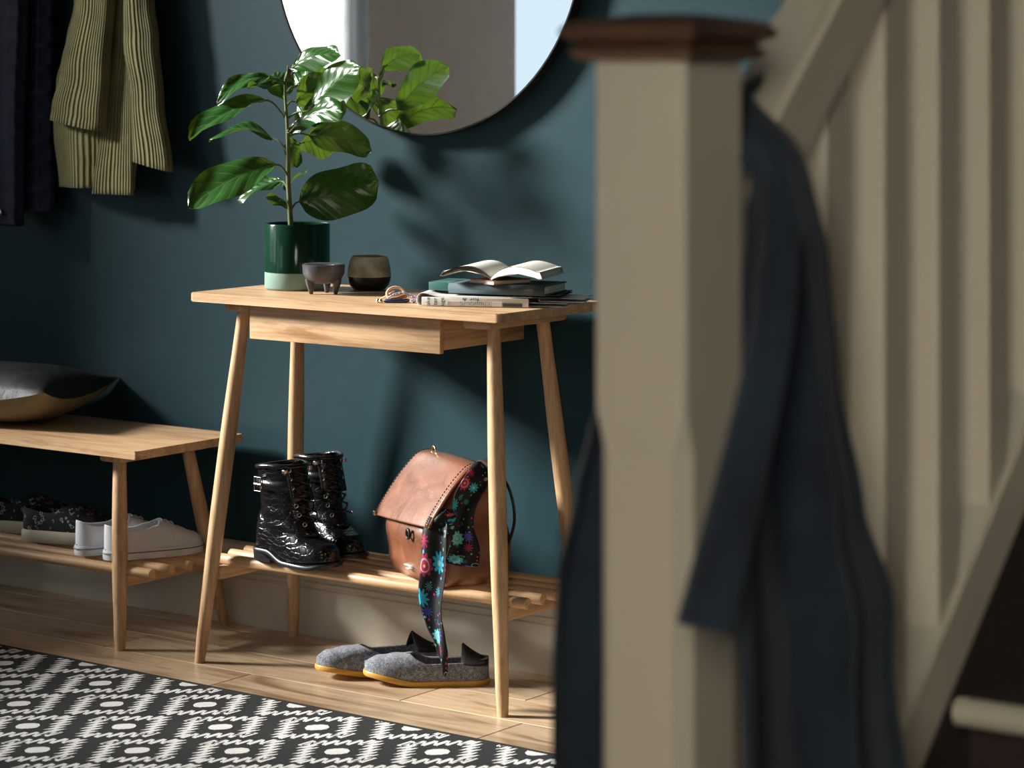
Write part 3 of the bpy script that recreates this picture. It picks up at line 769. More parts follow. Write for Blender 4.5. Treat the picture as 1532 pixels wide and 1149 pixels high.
# ---- key loop with cord and leather tab
ky = thing('key_lanyard', 'leather key loop with navy fob and twisted purple cord on the table', 'keyring', (0.470, -0.300, TZ), YAW)
def ring_pts(c, rx, rz, tilt, n=26, start=0, end=2*PI, yaw=0.0):
    out = []
    for i in range(n):
        a = start + (end - start) * i / (n - 1)
        x, zz = rx*math.cos(a), rz*math.sin(a)
        out.append((c[0] + x*math.cos(yaw), c[1] + zz*math.sin(tilt) + x*math.sin(yaw), c[2] + zz*math.cos(tilt)))
    return out
bm = bmesh.new(); bm_tube(bm, ring_pts((-0.002, 0.01, 0.0165), 0.0165, 0.014, 0.5, 28)[:-1], 0.0032, 8, closed=True); finish(bm, 'strap_loop', MAT['tan_light'], ky)
tube('strap_end', smooth_path([(-0.038, 0.018, 0.003), (-0.024, 0.018, 0.010), (-0.009, 0.018, 0.019), (-0.004, 0.018, 0.022)], 4), 0.0042, MAT['tan_light'], ky, 8, flat=0.35)
tube('leather_tab', smooth_path([(-0.013, 0.002, 0.006), (0.0, 0.0, 0.008), (0.014, 0.0, 0.012), (0.021, 0.002, 0.012)], 4), [0.004, 0.006, 0.007, 0.007, 0.007, 0.007, 0.007, 0.0075, 0.0075, 0.0075, 0.007, 0.006, 0.003], mk_leather('orange_tan_leather', (0.42, 0.17, 0.07), 0.4), ky, 10, flat=0.55)
tube('navy_fob', smooth_path([(-0.024, -0.006, 0.0042), (-0.008, -0.010, 0.004), (0.012, -0.010, 0.004), (0.026, -0.006, 0.0055)], 4), [0.002, 0.0035] + [0.0042]*9 + [0.0035, 0.002], MAT['navy_strap'], ky, 10)
tube('twisted_cord', smooth_path([(-0.016, -0.004, 0.010), (-0.002, -0.005, 0.017), (0.010, -0.004, 0.019), (0.024, -0.003, 0.016), (0.036, -0.004, 0.013), (0.040, -0.008, 0.008), (0.030, -0.012, 0.003), (0.034, -0.016, 0.0025), (0.044, -0.012, 0.0025)], 5), 0.0021, MAT['twist'], ky, 7)
tube('twisted_cord', smooth_path([(0.024, -0.006, 0.012), (0.034, -0.010, 0.011), (0.042, -0.008, 0.006), (0.052, -0.010, 0.002), (0.060, -0.006, 0.002)], 5), 0.0021, MAT['twist'], ky, 7)
for x, y in ((-0.036, -0.006), (-0.030, -0.008), (-0.033, -0.001)):
    lathe('bead', [(0.0005, 0.0), (0.003, 0.001), (0.0042, 0.004), (0.003, 0.007), (0.0005, 0.008)], MAT['brass'], ky, 12, loc=(x, y, 0))
bm = bmesh.new(); bm_tube(bm, ring_pts((0.052, -0.004, 0.0021), 0.010, 0.010, PI/2, 24)[:-1], 0.0014, 8, closed=True); finish(bm, 'split_ring', MAT['steel'], ky)

# ---- newspaper, books
np_ = thing('folded_newspaper', 'folded newspaper lying under the books on console table', 'newspaper', (0.641, -0.174, TZ), math.radians(24))
def leaf_sheet(name, x0, x1, y0, y1, z0, z1, mat, wav=0.002, roll=True):
    """a folded section: rolled fold at the left end"""
    def fn(u, v):
        # closed loop cross-section in x-z
        h = (z1 - z0); r = h / 2
        per = u
        L = x1 - x0 - r
        if per < 0.44: x, z = x1 - L * per / 0.44, z1
        elif per < 0.56:
            a = PI/2 + PI * (per - 0.44) / 0.12; x, z = x0 + r + r*math.cos(a), (z0 + z1)/2 + r*math.sin(a)
        else: x, z = x0 + r + L * (per - 0.56) / 0.44, z0
        y = y0 + (y1 - y0) * v
        k = max(0.0, (x - x0) / (x1 - x0))
        top = 1.0 if per < 0.5 else 0.0
        bulge = top * 0.006 * math.exp(-((x - x0 - 0.012) / 0.018) ** 2) if roll else 0.0
        return (x, y + 0.002 * math.sin(30*x), z + wav * math.sin(22*x + 9*v) * k * (0.3 + 0.7*top) + bulge)
    return grid(name, fn, 60, 10, mat, np_, thick=0.0012, angle=45)
leaf_sheet('newspaper_section', -0.150, 0.075, -0.105, 0.050, 0.0012, 0.0185, MAT['news_plain'], 0.0006)
leaf_sheet('newspaper_section', 0.010, 0.140, -0.080, 0.045, 0.0012, 0.0065, MAT['news_plain'], 0.0006, roll=False)
leaf_sheet('newspaper_section', 0.030, 0.128, -0.090, 0.050, 0.0200, 0.0225, MAT['news_dark'], 0.0006, roll=False)
leaf_sheet('newspaper_section', 0.080, 0.170, -0.050, 0.050, 0.0085, 0.0140, MAT['news_plain'], 0.001, roll=False)
box('printed_column', -0.088, 0.020, -0.1105, -0.1085, 0.0022, 0.0105, MAT['news'], np_)
box('printed_photo', 0.022, 0.060, -0.1105, -0.1085, 0.0020, 0.0085, MAT['news_dark'], np_)
box('newspaper_front_fold', -0.140, 0.072, -0.1088, -0.1045, 0.0012, 0.0178, MAT['news_plain'], np_, 0.0008)
for t_, x in (('ake', -0.126), ('ter', -0.112), ('uge', -0.098)):
    mw = Matrix.Translation((x, -0.1110, 0.0098)) @ Matrix.Rotation(PI/2, 4, 'X') @ Matrix.Rotation(PI/2, 4, 'Z')
    text_mesh('headline_letters', t_, 0.0115, MAT['ink'], np_, mw, 0.0004)
text_mesh('headline_letters', 'for &', 0.016, MAT['ink'], np_, Matrix.Translation((-0.042, -0.1110, 0.0148)) @ Matrix.Rotation(PI/2, 4, 'X') @ Matrix.Rotation(PI, 4, 'Z') @ Matrix.Scale(0.55, 4, (0, 1, 0)), 0.0004)

bk = thing('slate_hardback_book', 'closed slate blue hardback book lying on the newspaper', 'book', (0.671, -0.201, TZ + 0.0248), math.radians(15))
BW, BD, BH = 0.200, 0.122, 0.0185
box('page_block', -BW/2 + 0.004, BW/2 - 0.003, -BD/2 + 0.004, BD/2 - 0.003, 0.0022, BH - 0.0022, MAT['pages'], bk)
cov = box('cover_board', -BW/2, BW/2, -BD/2, BD/2, 0, 0.0022, MAT['book_teal'], bk, 0.0008)
box('cover_board', -BW/2, BW/2, -BD/2, BD/2, BH - 0.0022, BH, MAT['book_teal'], bk, 0.0008)
def spine(u, v):
    a = -PI/2 - PI * (u - 0.0) ; r = BH / 2
    return (-BW/2 + (BW - 0.0) * v, -BD/2 - 0.004 * math.sin(PI*u), BH * u)
grid('spine', spine, 10, 2, MAT['book_teal'], bk, thick=0.0015)
pb = thing('green_printed_paperback', 'small green printed paperback at the left end of the slate book', 'book', (0.545, -0.228, TZ + 0.0268), math.radians(15))
box('page_block', -0.020, 0.020, -0.046, 0.046, 0.0012, 0.0148, MAT['pages'], pb)
box('cover_board', -0.022, 0.022, -0.048, 0.048, 0.0, 0.0012, MAT['book_green'], pb); box('cover_board', -0.022, 0.022, -0.048, 0.048, 0.0148, 0.0160, MAT['book_green'], pb)
box('spine', -0.022, 0.022, -0.0495, -0.046, 0.0, 0.016, MAT['book_green'], pb, 0.0005)
pk = thing('pink_notebook', 'slim dusky pink notebook between the open book and the slate book', 'book', (0.668, -0.215, TZ + 0.0436), math.radians(-14))
box('page_block', -0.038, 0.036, -0.052, 0.040, 0.001, 0.0068, MAT['pages'], pk)
box('cover_board', -0.040, 0.038, -0.054, 0.042, 0.0, 0.001, MAT['pink_paper'], pk); box('cover_board', -0.040, 0.038, -0.054, 0.042, 0.0068, 0.0078, MAT['pink_paper'], pk)

ob = thing('open_book', 'open paperback with cream pages lying on top of the book stack', 'book', (0.654, -0.1965, TZ + 0.0518), math.radians(20))
OW, OD = 0.098, 0.160
for s in (-1, 1):
    th = 0.0085 if s < 0 else 0.0125
    def ztop(k, s=s): return 0.003 + 0.022 * math.sin(PI * min(1, k*1.06)) ** 0.8 * (1 - 0.45*k) + 0.012 * k * (1 if s < 0 else 1.15)
    def block(u, v, s=s, th=th, ztop=ztop):
        # closed loop: top arch outwards, fore-edge, underside back
        if u < 0.5: k = u / 0.5; x, z = OW * k, ztop(k)
        elif u < 0.6: k = (u - 0.5) / 0.1; x, z = OW + 0.005*k, ztop(1) - th*k
        else:
            k = 1 - (u - 0.6) / 0.4; x, z = (OW + 0.005) * k, max(0.0006, ztop(k) - th * (0.3 + 0.7*min(1, 4*k)))
        return (s * x, -OD/2 + OD * v, z)
    pbk = grid('page_block', block, 50, 4, MAT['paper'], ob, angle=30)
    me = pbk.data
    bm = bmesh.new(); bm.from_mesh(me); bmesh.ops.remove_doubles(bm, verts=bm.verts, dist=1e-5)
    bmesh.ops.holes_fill(bm, edges=[e for e in bm.edges if e.is_boundary], sides=0); bmesh.ops.recalc_face_normals(bm, faces=bm.faces)
    bm.to_mesh(me); bm.free(); me.materials.append(MAT['pages'])
    for p in me.polygons:
        if abs(p.normal.y) > 0.8 or abs(p.normal.x) > 0.8: p.material_index = 1
    def page(u, v, s=s, ztop=ztop):
        k = u; x = (OW - 0.001) * k; z = ztop(k) + 0.0012
        return (s * x, -OD/2 + 0.001 + (OD - 0.002) * v, z)
    grid('page', page, 24, 3, MAT['paper'], ob, angle=0)

# ================================================================== SHOES
def foot_w(t, heel=0.80, ball=0.66, toe_p=2.6):
    if t < 0.16: return heel * math.sqrt(max(0.0, 1 - (1 - t/0.16)**2))
    if t < ball: s = (t-0.16)/(ball-0.16); s = s*s*(3-2*s); return heel + (1-heel)*s
    s = (t-ball)/(1-ball); return max(0.0, 1 - s**toe_p) ** 0.5

def tdist(i, n):      # stations, denser at both ends
    a = i / n; return 0.5 - 0.5 * math.cos(PI * a)

def shoe_upper(name, L, W, zb, htab, ktab, mat, parent, n=34, m=14, thick=0.003, toe_p=2.6, spring=None, sharp=0):
    """shell of a shoe along +x (heel 0, toe L): two walls meeting over the vamp, open where k < 1"""
    me = bpy.data.meshes.new(name); bm = bmesh.new()
    for sgn in (-1, 1):
        rows = []
        for i in range(n + 1):
            t = tdist(i, n); hw = W/2 * foot_w(t, toe_p=toe_p); h = interp(htab, t); k = interp(ktab, t); sp = interp(spring, t) if spring else 0
            row = []
            for j in range(m + 1):
                a = (j / m) * (PI/2) * k
                row.append(bm.verts.new((L * t, sgn * hw * max(0, math.cos(a)) ** 0.62, zb + sp + h * math.sin(a) ** 0.85)))
            rows.append(row)
        for i in range(n):
            for j in range(m):
                q = (rows[i][j], rows[i+1][j], rows[i+1][j+1], rows[i][j+1])
                bm.faces.new(q if sgn > 0 else q[::-1])
    bmesh.ops.remove_doubles(bm, verts=bm.verts, dist=4e-4)
    bmesh.ops.recalc_face_normals(bm, faces=bm.faces)
    bm.to_mesh(me); bm.free(); me.shade_smooth()
    o = obj(name, me, mat, parent)
    md = o.modifiers.new('thickness', 'SOLIDIFY'); md.thickness = thick; md.offset = -1
    return o

def shoe_sole(name, L, W, z0, z1, mat, parent, grow=0.003, n=40, spring=None, heel_h=0.0, toe_p=2.6, t0=0.0, t1=1.0, bulge=0.0015):
    bm = bmesh.new(); rings = []
    ts = [t0 + (t1 - t0) * tdist(i, n) for i in range(n + 1)]
    out = [(t, 1) for t in ts] + [(t, -1) for t in ts[::-1][1:-1]]
    levels = [(z0, -bulge), (z0 + (z1-z0)*0.25, 0), (z0 + (z1-z0)*0.75, 0), (z1, -bulge)]
    for z, g in levels:
        r = []
        for t, s in out:
            sp = interp(spring, t) if spring else 0
            hw = (W/2 + grow + g) * foot_w(t, toe_p=toe_p)
            if t0 > 0 and t == t0: pass
            x = L/2 + (L * t - L/2) * (1 + 2*(grow+g)/L)
            r.append(bm.verts.new((x, s * hw, z + sp)))
        rings.append(r)
    m = len(out)
    for a, b in zip(rings[:-1], rings[1:]):
        for i in range(m): bm.faces.new((a[i], a[(i+1) % m], b[(i+1) % m], b[i]))
    bm.faces.new(rings[0][::-1]); bm.faces.new(rings[-1])
    return finish(bm, name, mat, parent, angle=50, doubles=1e-5)

def heading(p, q): return math.atan2(q[1]-p[1], q[0]-p[0])

# ---- grey felt slippers (heel -> toe along +x)
def slipper(label, heel, toe, tab_left=True):
    L = math.dist(heel, toe); o = thing('felt_slipper', label, 'slipper', (heel[0], heel[1], 0), heading(heel, toe), 'grey felt slippers')
    spr = [(0, 0.0), (0.55, 0.0), (1.0, 0.017)]
    shoe_sole('sole', L, 0.090, 0.0, 0.0105, MAT['gum'], o, 0.003, spring=spr)
    shoe_upper('upper', L, 0.090, 0.0085, [(0, 0.052), (0.35, 0.050), (0.48, 0.050), (0.60, 0.050), (0.72, 0.043), (0.88, 0.031), (1, 0.018)], [(0, 0.60), (0.2, 0.48), (0.50, 0.46), (0.58, 0.62), (0.62, 1.0), (1, 1.0)], MAT['felt'], o, thick=0.005, spring=spr)
    shoe_sole('insole', L * 0.93, 0.080, 0.015, 0.019, MAT['lining'], o, 0.0)
    # collapsed heel tab: a folded felt point
    def tabf(u, v):
        a = (u - 0.5) * 2
        return (0.002 + 0.052 * v, a * (0.026 + 0.012 * math.sin(PI*min(1, v*0.8+0.2))), 0.046 - 0.006*abs(a) + 0.030 * v ** 1.4 * (1 - abs(a) ** 1.5))
    grid('heel_tab', tabf, 18, 6, MAT['dark_felt'], o, thick=0.004, angle=40)
    return o
slipper('grey felt slipper with yellow sole, in front, its heel beside the table leg', (0.584, -0.148), (0.386, -0.296))
slipper('grey felt slipper with yellow sole, the one further behind and left', (0.418, -0.106), (0.284, -0.322))

# ---- pale canvas plimsolls
def plimsoll(label, heel, toe):
    L = math.dist(heel, toe); o = thing('canvas_plimsoll', label, 'shoe', (heel[0], heel[1], 0.1712), heading(heel, toe), 'pale canvas plimsolls')
    shoe_sole('sole', L, 0.076, 0.0, 0.020, MAT['white_rubber'], o, 0.003, bulge=0.001)
    bm = bmesh.new()
    pts = [(L/2 + (L*t - L/2)*1.05, s*(0.038+0.0044)*foot_w(t), 0.0150) for t, s in [(tdist(i, 30), 1) for i in range(31)] + [(tdist(i, 30), -1) for i in range(29, 0, -1)]]
    bm_tube(bm, pts, 0.0011, 6, closed=True); finish(bm, 'foxing_stripe', MAT['stripe'], o)
    up = shoe_upper('upper', L, 0.076, 0.017, [(0, 0.070), (0.2, 0.060), (0.4, 0.062), (0.52, 0.060), (0.62, 0.054), (0.74, 0.042), (0.9, 0.028), (1, 0.016)], [(0, 0.58), (0.12, 0.50), (0.36, 0.46), (0.50, 0.62), (0.555, 1.0), (1, 1.0)], MAT['canvas'], o, thick=0.0025)
    shoe_sole('insole', L * 0.95, 0.068, 0.020, 0.023, MAT['lining'], o, 0.0)
    for k in range(3):
        x = L * (0.56 + 0.055 * k); z = 0.017 + interp([(0.52, 0.060), (0.62, 0.054), (0.74, 0.042)], 0.56 + 0.055*k) + 0.001
        tube('lace', smooth_path([(x, -0.017, z - 0.010), (x + 0.003, -0.008, z - 0.0005), (x, 0.008, z - 0.0005), (x - 0.003, 0.017, z - 0.010)], 4), 0.0018, MAT['canvas'], o, 6)
    return o
plimsoll('pale canvas plimsoll on the bench shelf, nearer the front leg', (-0.310, -0.322), (-0.222, -0.118))
plimsoll('pale canvas plimsoll on the bench shelf, beside the black printed shoe', (-0.400, -0.318), (-0.316, -0.116))

# ---- black printed slip-ons with cream soles
def slipon(label, heel, toe):
    L = math.dist(heel, toe); o = thing('printed_slip_on_shoe', label, 'shoe', (heel[0], heel[1], 0.1712), heading(heel, toe), 'black printed slip-on shoes')
    shoe_sole('sole', L, 0.084, 0.0, 0.027, MAT['cream_rubber'], o, 0.004, bulge=0.003)
    shoe_upper('upper', L, 0.082, 0.024, [(0, 0.062), (0.3, 0.055), (0.5, 0.062), (0.62, 0.058), (0.78, 0.044), (1, 0.020)], [(0, 0.58), (0.4, 0.5), (0.50, 0.7), (0.55, 1.0), (1, 1.0)], MAT['patterned'], o, thick=0.003)
    shoe_sole('insole', L * 0.95, 0.072, 0.027, 0.030, MAT['lining'], o, 0.0)
    return o
slipon('black printed slip-on shoe with cream sole, beside the pale plimsolls', (-0.632, -0.250), (-0.428, -0.175))
slipon('black printed slip-on shoe with cream sole, further left under the bench', (-0.800, -0.215), (-0.596, -0.125))

# ---- black crocodile boots
def boot(label, heel, toe, buckle_side):
    L = math.dist(heel, toe); o = thing('lace_up_boot', label, 'boot', (heel[0], heel[1], 0.2172), heading(heel, toe), 'black lace-up boots')
    W = 0.082
    shoe_sole('sole', L, W, 0.012, 0.021, MAT['rubber_black'], o, 0.006, spring=[(0, 0.006), (0.25, 0.006), (0.5, -0.011), (0.8, -0.012), (1, -0.004)])
    bm = bmesh.new(); hp = [(-0.003 + 0.058*(1 - math.cos(a))/2 if False else 0, 0, 0) for a in (0,)]
    rings = []
    for z, g in ((0.0, -0.001), (0.003, 0.001), (0.018, 0.002)):
        rings.append([bm.verts.new((x, y, z)) for x, y in [(0.060, -0.030 - g), (0.030, -0.034 - g), (0.010, -0.028 - g), (-0.003 - g, -0.014), (-0.005 - g, 0.0), (-0.003 - g, 0.014), (0.010, 0.028 + g), (0.030, 0.034 + g), (0.060, 0.030 + g)]])
    for a, b in zip(rings[:-1], rings[1:]):
        for i in range(9): bm.faces.new((a[i], a[(i+1) % 9], b[(i+1) % 9], b[i]))
    bm.faces.new(rings[0][::-1]); bm.faces.new(rings[-1])
    finish(bm, 'heel_block', MAT['rubber_black'], o, angle=30)
    # foot
    shoe_upper('upper', L, W, 0.016, [(0, 0.075), (0.2, 0.088), (0.45, 0.090), (0.60, 0.066), (0.75, 0.046), (0.9, 0.036), (1, 0.024)], [(0, 1.0), (1, 1.0)], MAT['croc'], o, thick=0.003, toe_p=3.2, spring=[(0, 0.010), (0.25, 0.010), (0.5, -0.006), (1, 0.0)])
    # shaft
    def shaft(u, v):
        a = 2*PI*u; z = 0.060 + 0.142 * v
        cx = interp([(0, 0.088), (0.35, 0.072), (1, 0.062)], v); rx = interp([(0, 0.075), (0.3, 0.060), (1, 0.056)], v); ry = interp([(0, 0.036), (0.4, 0.037), (1, 0.043)], v)
        wr = 0.0016 * math.sin(34*v + 3*math.sin(a)) * (1 - v)
        dip = 0.010 * v * max(0, -math.cos(a))
        return (cx + (rx + wr) * math.cos(a), (ry + wr) * math.sin(a), z - dip)
    sh = grid('shaft', shaft, 40, 24, MAT['croc'], o, thick=0.003, closed_u=True, angle=0)
    tube('collar', [(0.062 + 0.057*math.cos(a), 0.044*math.sin(a), 0.199 - 0.010*max(0, -math.cos(a))) for a in [2*PI*i/30 for i in range(30)]], 0.005, MAT['smooth_black'], sh, 8, closed=True)
    lathe('shaft_opening', [(0.001, 0.0), (0.040, 0.0)], MAT['lining'], sh, 20, loc=(0.062, 0, 0.175), cap=False)
    def tongue(u, v): return (0.126 - 0.022*v + 0.010 * (1 - (2*u-1)**2), (u - 0.5) * 0.06, 0.13 + 0.080 * v - 0.014 * v * (2*u-1)**2)
    grid('tongue', tongue, 10, 6, MAT['smooth_black'], o, thick=0.004)
    # strap and buckle
    def strap(u, v):
        a = 2*PI*u; z = 0.150 + 0.020 * v
        return (0.064 + 0.0595 * math.cos(a), 0.0425 * math.sin(a), z)
    grid('ankle_strap', strap, 36, 2, MAT['smooth_black'], o, thick=0.003, closed_u=True, offset=1)
    s = buckle_side
    by = s * 0.0455; bx = 0.040
    bm = bmesh.new(); bm_tube(bm, [(bx - 0.010, by, 0.146), (bx + 0.010, by*1.03, 0.146), (bx + 0.010, by*1.03, 0.174), (bx - 0.010, by, 0.174)], 0.0013, 8, closed=True)
    finish(bm, 'buckle', MAT['steel'], o)
    tube('buckle_prong', [(bx - 0.010, by*1.02, 0.160), (bx + 0.010, by*1.05, 0.160)], 0.001, MAT['steel'], o, 6)
    # eyelets along both edges of the lacing, and laces
    for k in range(7):
        q = k / 6
        x = 0.150 - 0.030 * q if k else 0.156; z = 0.088 + 0.104 * q; 
        x = interp([(0, 0.158), (0.25, 0.136), (0.5, 0.124), (1, 0.112)], q)
        pts = []
        for sg in (-1, 1):
            yy = sg * 0.024
            nrm = Vector((0.55, sg * 0.75, 0.25)).normalized()
            bm = bmesh.new(); a, b = frame_for(nrm); c = Vector((x - 0.006 + 0.004, yy, z)) + nrm * 0.001
            bm_tube(bm, [c + (a*math.cos(w) + b*math.sin(w)) * 0.0036 for w in [2*PI*i/14 for i in range(14)]], 0.0011, 6, closed=True)
            finish(bm, 'eyelet', MAT['steel'], o); pts.append(c)
        if k < 6:
            x2 = interp([(0, 0.158), (0.25, 0.136), (0.5, 0.124), (1, 0.112)], (k+1)/6); z2 = 0.088 + 0.104*(k+1)/6
            for sg in (-1, 1):
                tube('lace', smooth_path([(x, sg*0.022, z), ((x+x2)/2 + 0.014, 0, (z+z2)/2), (x2, -sg*0.022, z2)], 5), 0.0020, MAT['smooth_black'], o, 6)
    for sg in (-1, 1):
        box('collar_clip', 0.104, 0.112, sg*0.034 - 0.005, sg*0.034 + 0.005, 0.186, 0.194, MAT['steel'], o, 0.001)
    return o
boot('black crocodile leather lace-up boot, the nearer of the pair on the shelf', (0.106, -0.290), (0.322, -0.312), -1)
boot('black crocodile leather lace-up boot, the one behind, nearer the wall', (0.088, -0.138), (0.295, -0.206), -1)

# ================================================================== BACKPACK AND SCARF
BA = math.atan2(-0.118, 0.226)
bp = thing('leather_backpack', 'tan leather backpack with stitched flap on the lower shelf', 'backpack', (0.374, -0.222, 0.2175), BA)
BWd = 0.262     # local x 0..BWd along the front, y 0 (front) .. 0.13 (back)
fr = [(0, 0.006), (0.15, -0.004), (0.40, -0.012), (0.6, 0.000), (0.8, 0.034), (1, 0.078)]
bk_ = [(0, 0.170), (0.3, 0.176), (0.7, 0.160), (1, 0.130)]
ins = [(0, 0.010), (0.06, 0.0), (0.3, 0.006), (0.7, 0.016), (1, 0.022)]
BHt = 0.226
def body(u, v):
    f, b, i = interp(fr, v), interp(bk_, v), interp(ins, v)
    cx, cy = BWd/2, (f+b)/2; hx, hy = BWd/2 - i, (b-f)/2
    a = 2*PI*u; c, s = math.cos(a), math.sin(a); e = 0.34
    x = cx + hx * math.copysign(abs(c)**e, c); y = cy + hy * math.copysign(abs(s)**e, s)
    dent = 0.004 * math.sin(9*u*2*PI) * math.sin(PI*v) * 0.5
    return (x, y + dent, BHt * v + 0.004 * math.sin(5*x*20) * (0.0 if v > 0.02 else 0))
bod = grid('bag_body', body, 64, 24, MAT['tan'], bp, closed_u=True, angle=0)
bm = bmesh.new(); bm.from_mesh(bod.data); bmesh.ops.holes_fill(bm, edges=[e for e in bm.edges if e.is_boundary], sides=0); bmesh.ops.recalc_face_normals(bm, faces=bm.faces); bm.to_mesh(bod.data); bm.free(); bod.data.shade_smooth()
FLP = smooth_path([(0.125, 0.222, 0), (0.098, 0.231, 0), (0.072, 0.227, 0), (0.046, 0.204, 0), (0.022, 0.176, 0), (0.002, 0.148, 0), (-0.014, 0.124, 0), (-0.022, 0.108, 0)], 8)
def fl_pt(u, v):
    # v 0: back top, 1: front lower edge
    q = v * (len(FLP) - 1); i0 = min(int(q), len(FLP) - 2); pq = FLP[i0].lerp(FLP[i0 + 1], q - i0)
    y, z = pq.x, pq.y + 0.014 * u * v
    x0 = 0.010 - 0.004 * v ; x1 = BWd - 0.002 + 0.012 * v
    x = x0 + (x1 - x0) * u
    return Vector((x, y - 0.004 * math.sin(PI*u), z + 0.004 * math.sin(PI*u) * (1-v)))
flp = grid('flap', fl_pt, 24, 30, MAT['tan'], bp, thick=0.0035, offset=1, angle=40)
bm_all = bmesh.new()
for u0 in (0.045, 0.955):
    for k in range(30):
        v0 = 0.10 + k * 0.029
        if v0 + 0.017 > 0.98: break
        p, q = fl_pt(u0, v0), fl_pt(u0, v0 + 0.017)
        off = Vector((0, -0.0030, 0.0022))
        bm_tube(bm_all, [p + off, q + off], 0.0011, 6)
finish(bm_all, 'stitching', MAT['thread'], flp)
for u0, sg in ((0.0, 1), (1.0, -1)):
    p = fl_pt(u0, 1.0)
    box('corner_guard', p.x + (-0.001 if sg > 0 else -0.009), p.x + (0.009 if sg > 0 else 0.001), p.y - 0.0045, p.y + 0.0005, p.z - 0.001, p.z + 0.008, MAT['brass'], flp, 0.001)
bm = bmesh.new(); bm_tube(bm, [(BWd*0.64 + 0.007*math.cos(a), -0.020, 0.094 + 0.009*math.sin(a)) for a in [2*PI*i/18 for i in range(18)]], 0.0028, 8, closed=True); finish(bm, 'clasp', MAT['dark_metal'], bp)
bm = bmesh.new(); bm_tube(bm, [(BWd*0.22 + 0.009*math.cos(a), 0.085, 0.236 + 0.009*math.sin(a)) for a in [2*PI*i/18 for i in range(18)]], 0.0016, 8, closed=True); finish(bm, 'ring', MAT['brass'], bp)
# small stamped maker's mark (two lines too small to read)
bm = bmesh.new(); random.seed(3)
for row, n_, z0, hh in ((0, 11, 0.026, 0.0026), (1, 6, 0.0205, 0.0016)):
    for k in range(n_):
        x = BWd*0.54 + (k - n_/2) * 0.0030
        bm_box(bm, x, x + 0.0011 + 0.0008*random.random(), -0.0095, 0.002, z0, z0 + hh*(0.6 + 0.4*random.random()))
finish(bm, 'stamped_mark', MAT['white'], bp, smooth=False)
# side pocket strap, shoulder straps
tube('shoulder_strap', smooth_path([(BWd*0.80, 0.125, 0.215), (BWd*0.86, 0.165, 0.190), (BWd*0.95, 0.172, 0.12), (BWd*0.92, 0.150, 0.05), (BWd*0.85, 0.128, 0.02)], 6), 0.012, MAT['dark_leather'], bp, 8, flat=0.25)
tube('shoulder_strap', smooth_path([(BWd*0.30, 0.125, 0.215), (BWd*0.26, 0.155, 0.17), (BWd*0.24, 0.160, 0.10), (BWd*0.26, 0.128, 0.02)], 6), 0.012, MAT['dark_leather'], bp, 8, flat=0.25)
tube('carry_handle', smooth_path([(BWd*0.72, 0.112, 0.222), (BWd*0.86, 0.118, 0.236), (BWd*1.02, 0.118, 0.226), (BWd*1.06, 0.115, 0.205)], 6), 0.011, MAT['dark_leather'], bp, 8, flat=0.3)

sc = thing('floral_scarf', 'black silk scarf with bright flowers tied to the backpack', 'scarf', (0.374, -0.222, 0.2175), BA)
def ribbon(name, path, widths, wdir, parent, folds=2, amp=0.006, nu=20, thick=0.0012):
    P_ = smooth_path(path, 8); m = len(P_) - 1
    wv = Vector(wdir).normalized()
    def fn(u, v):
        i = min(int(v * m + 0.5), m); p = P_[i]
        t = (P_[min(i+1, m)] - P_[max(i-1, 0)]).normalized()
        w = (wv - t * wv.dot(t)).normalized(); nn = t.cross(w)
        W_ = interp(widths, v)
        return p + w * ((u - 0.5) * W_) + nn * (amp * math.sin(u * 2*PI*folds + 5*v) * min(1, W_/0.03))
    return grid(name, fn, nu, m, MAT['scarf'], parent, thick=thick, angle=0)
# hanging tail over the front of the shelf
ribbon('scarf_tail', [(0.262, -0.004, 0.138), (0.277, -0.012, 0.108), (0.284, -0.014, 0.045), (0.278, -0.016, -0.008), (0.284, -0.014, -0.051), (0.294, -0.010, -0.085), (0.302, -0.006, -0.130), (0.304, -0.004, -0.160)],
       [(0, 0.030), (0.12, 0.056), (0.40, 0.066), (0.62, 0.056), (0.78, 0.044), (0.90, 0.022), (1, 0.004)], (0.9, 0.30, 0), sc, 0.8, 0.009)
# band running from under the flap down the side of the bag
ribbon('scarf_band', [(0.262, 0.098, 0.232), (0.276, 0.076, 0.206), (0.276, 0.052, 0.169), (0.276, 0.046, 0.123), (0.278, 0.050, 0.077), (0.276, 0.046, 0.045)],
       [(0, 0.040), (0.3, 0.050), (0.6, 0.042), (0.85, 0.062), (1, 0.070)], (0.25, 1.0, 0.05), sc, 0.9, 0.006)
def knot(u, v):
    a, b = 2*PI*u, PI*v
    r = 0.020 + 0.003*math.sin(3*a + 4*b)
    return (0.270 + r*math.sin(b)*math.cos(a)*0.7, 0.012 + r*math.sin(b)*math.sin(a)*1.1, 0.132 + r*1.1*math.cos(b))
grid('scarf_knot', knot, 20, 12, MAT['scarf'], sc, closed_u=True, angle=0)

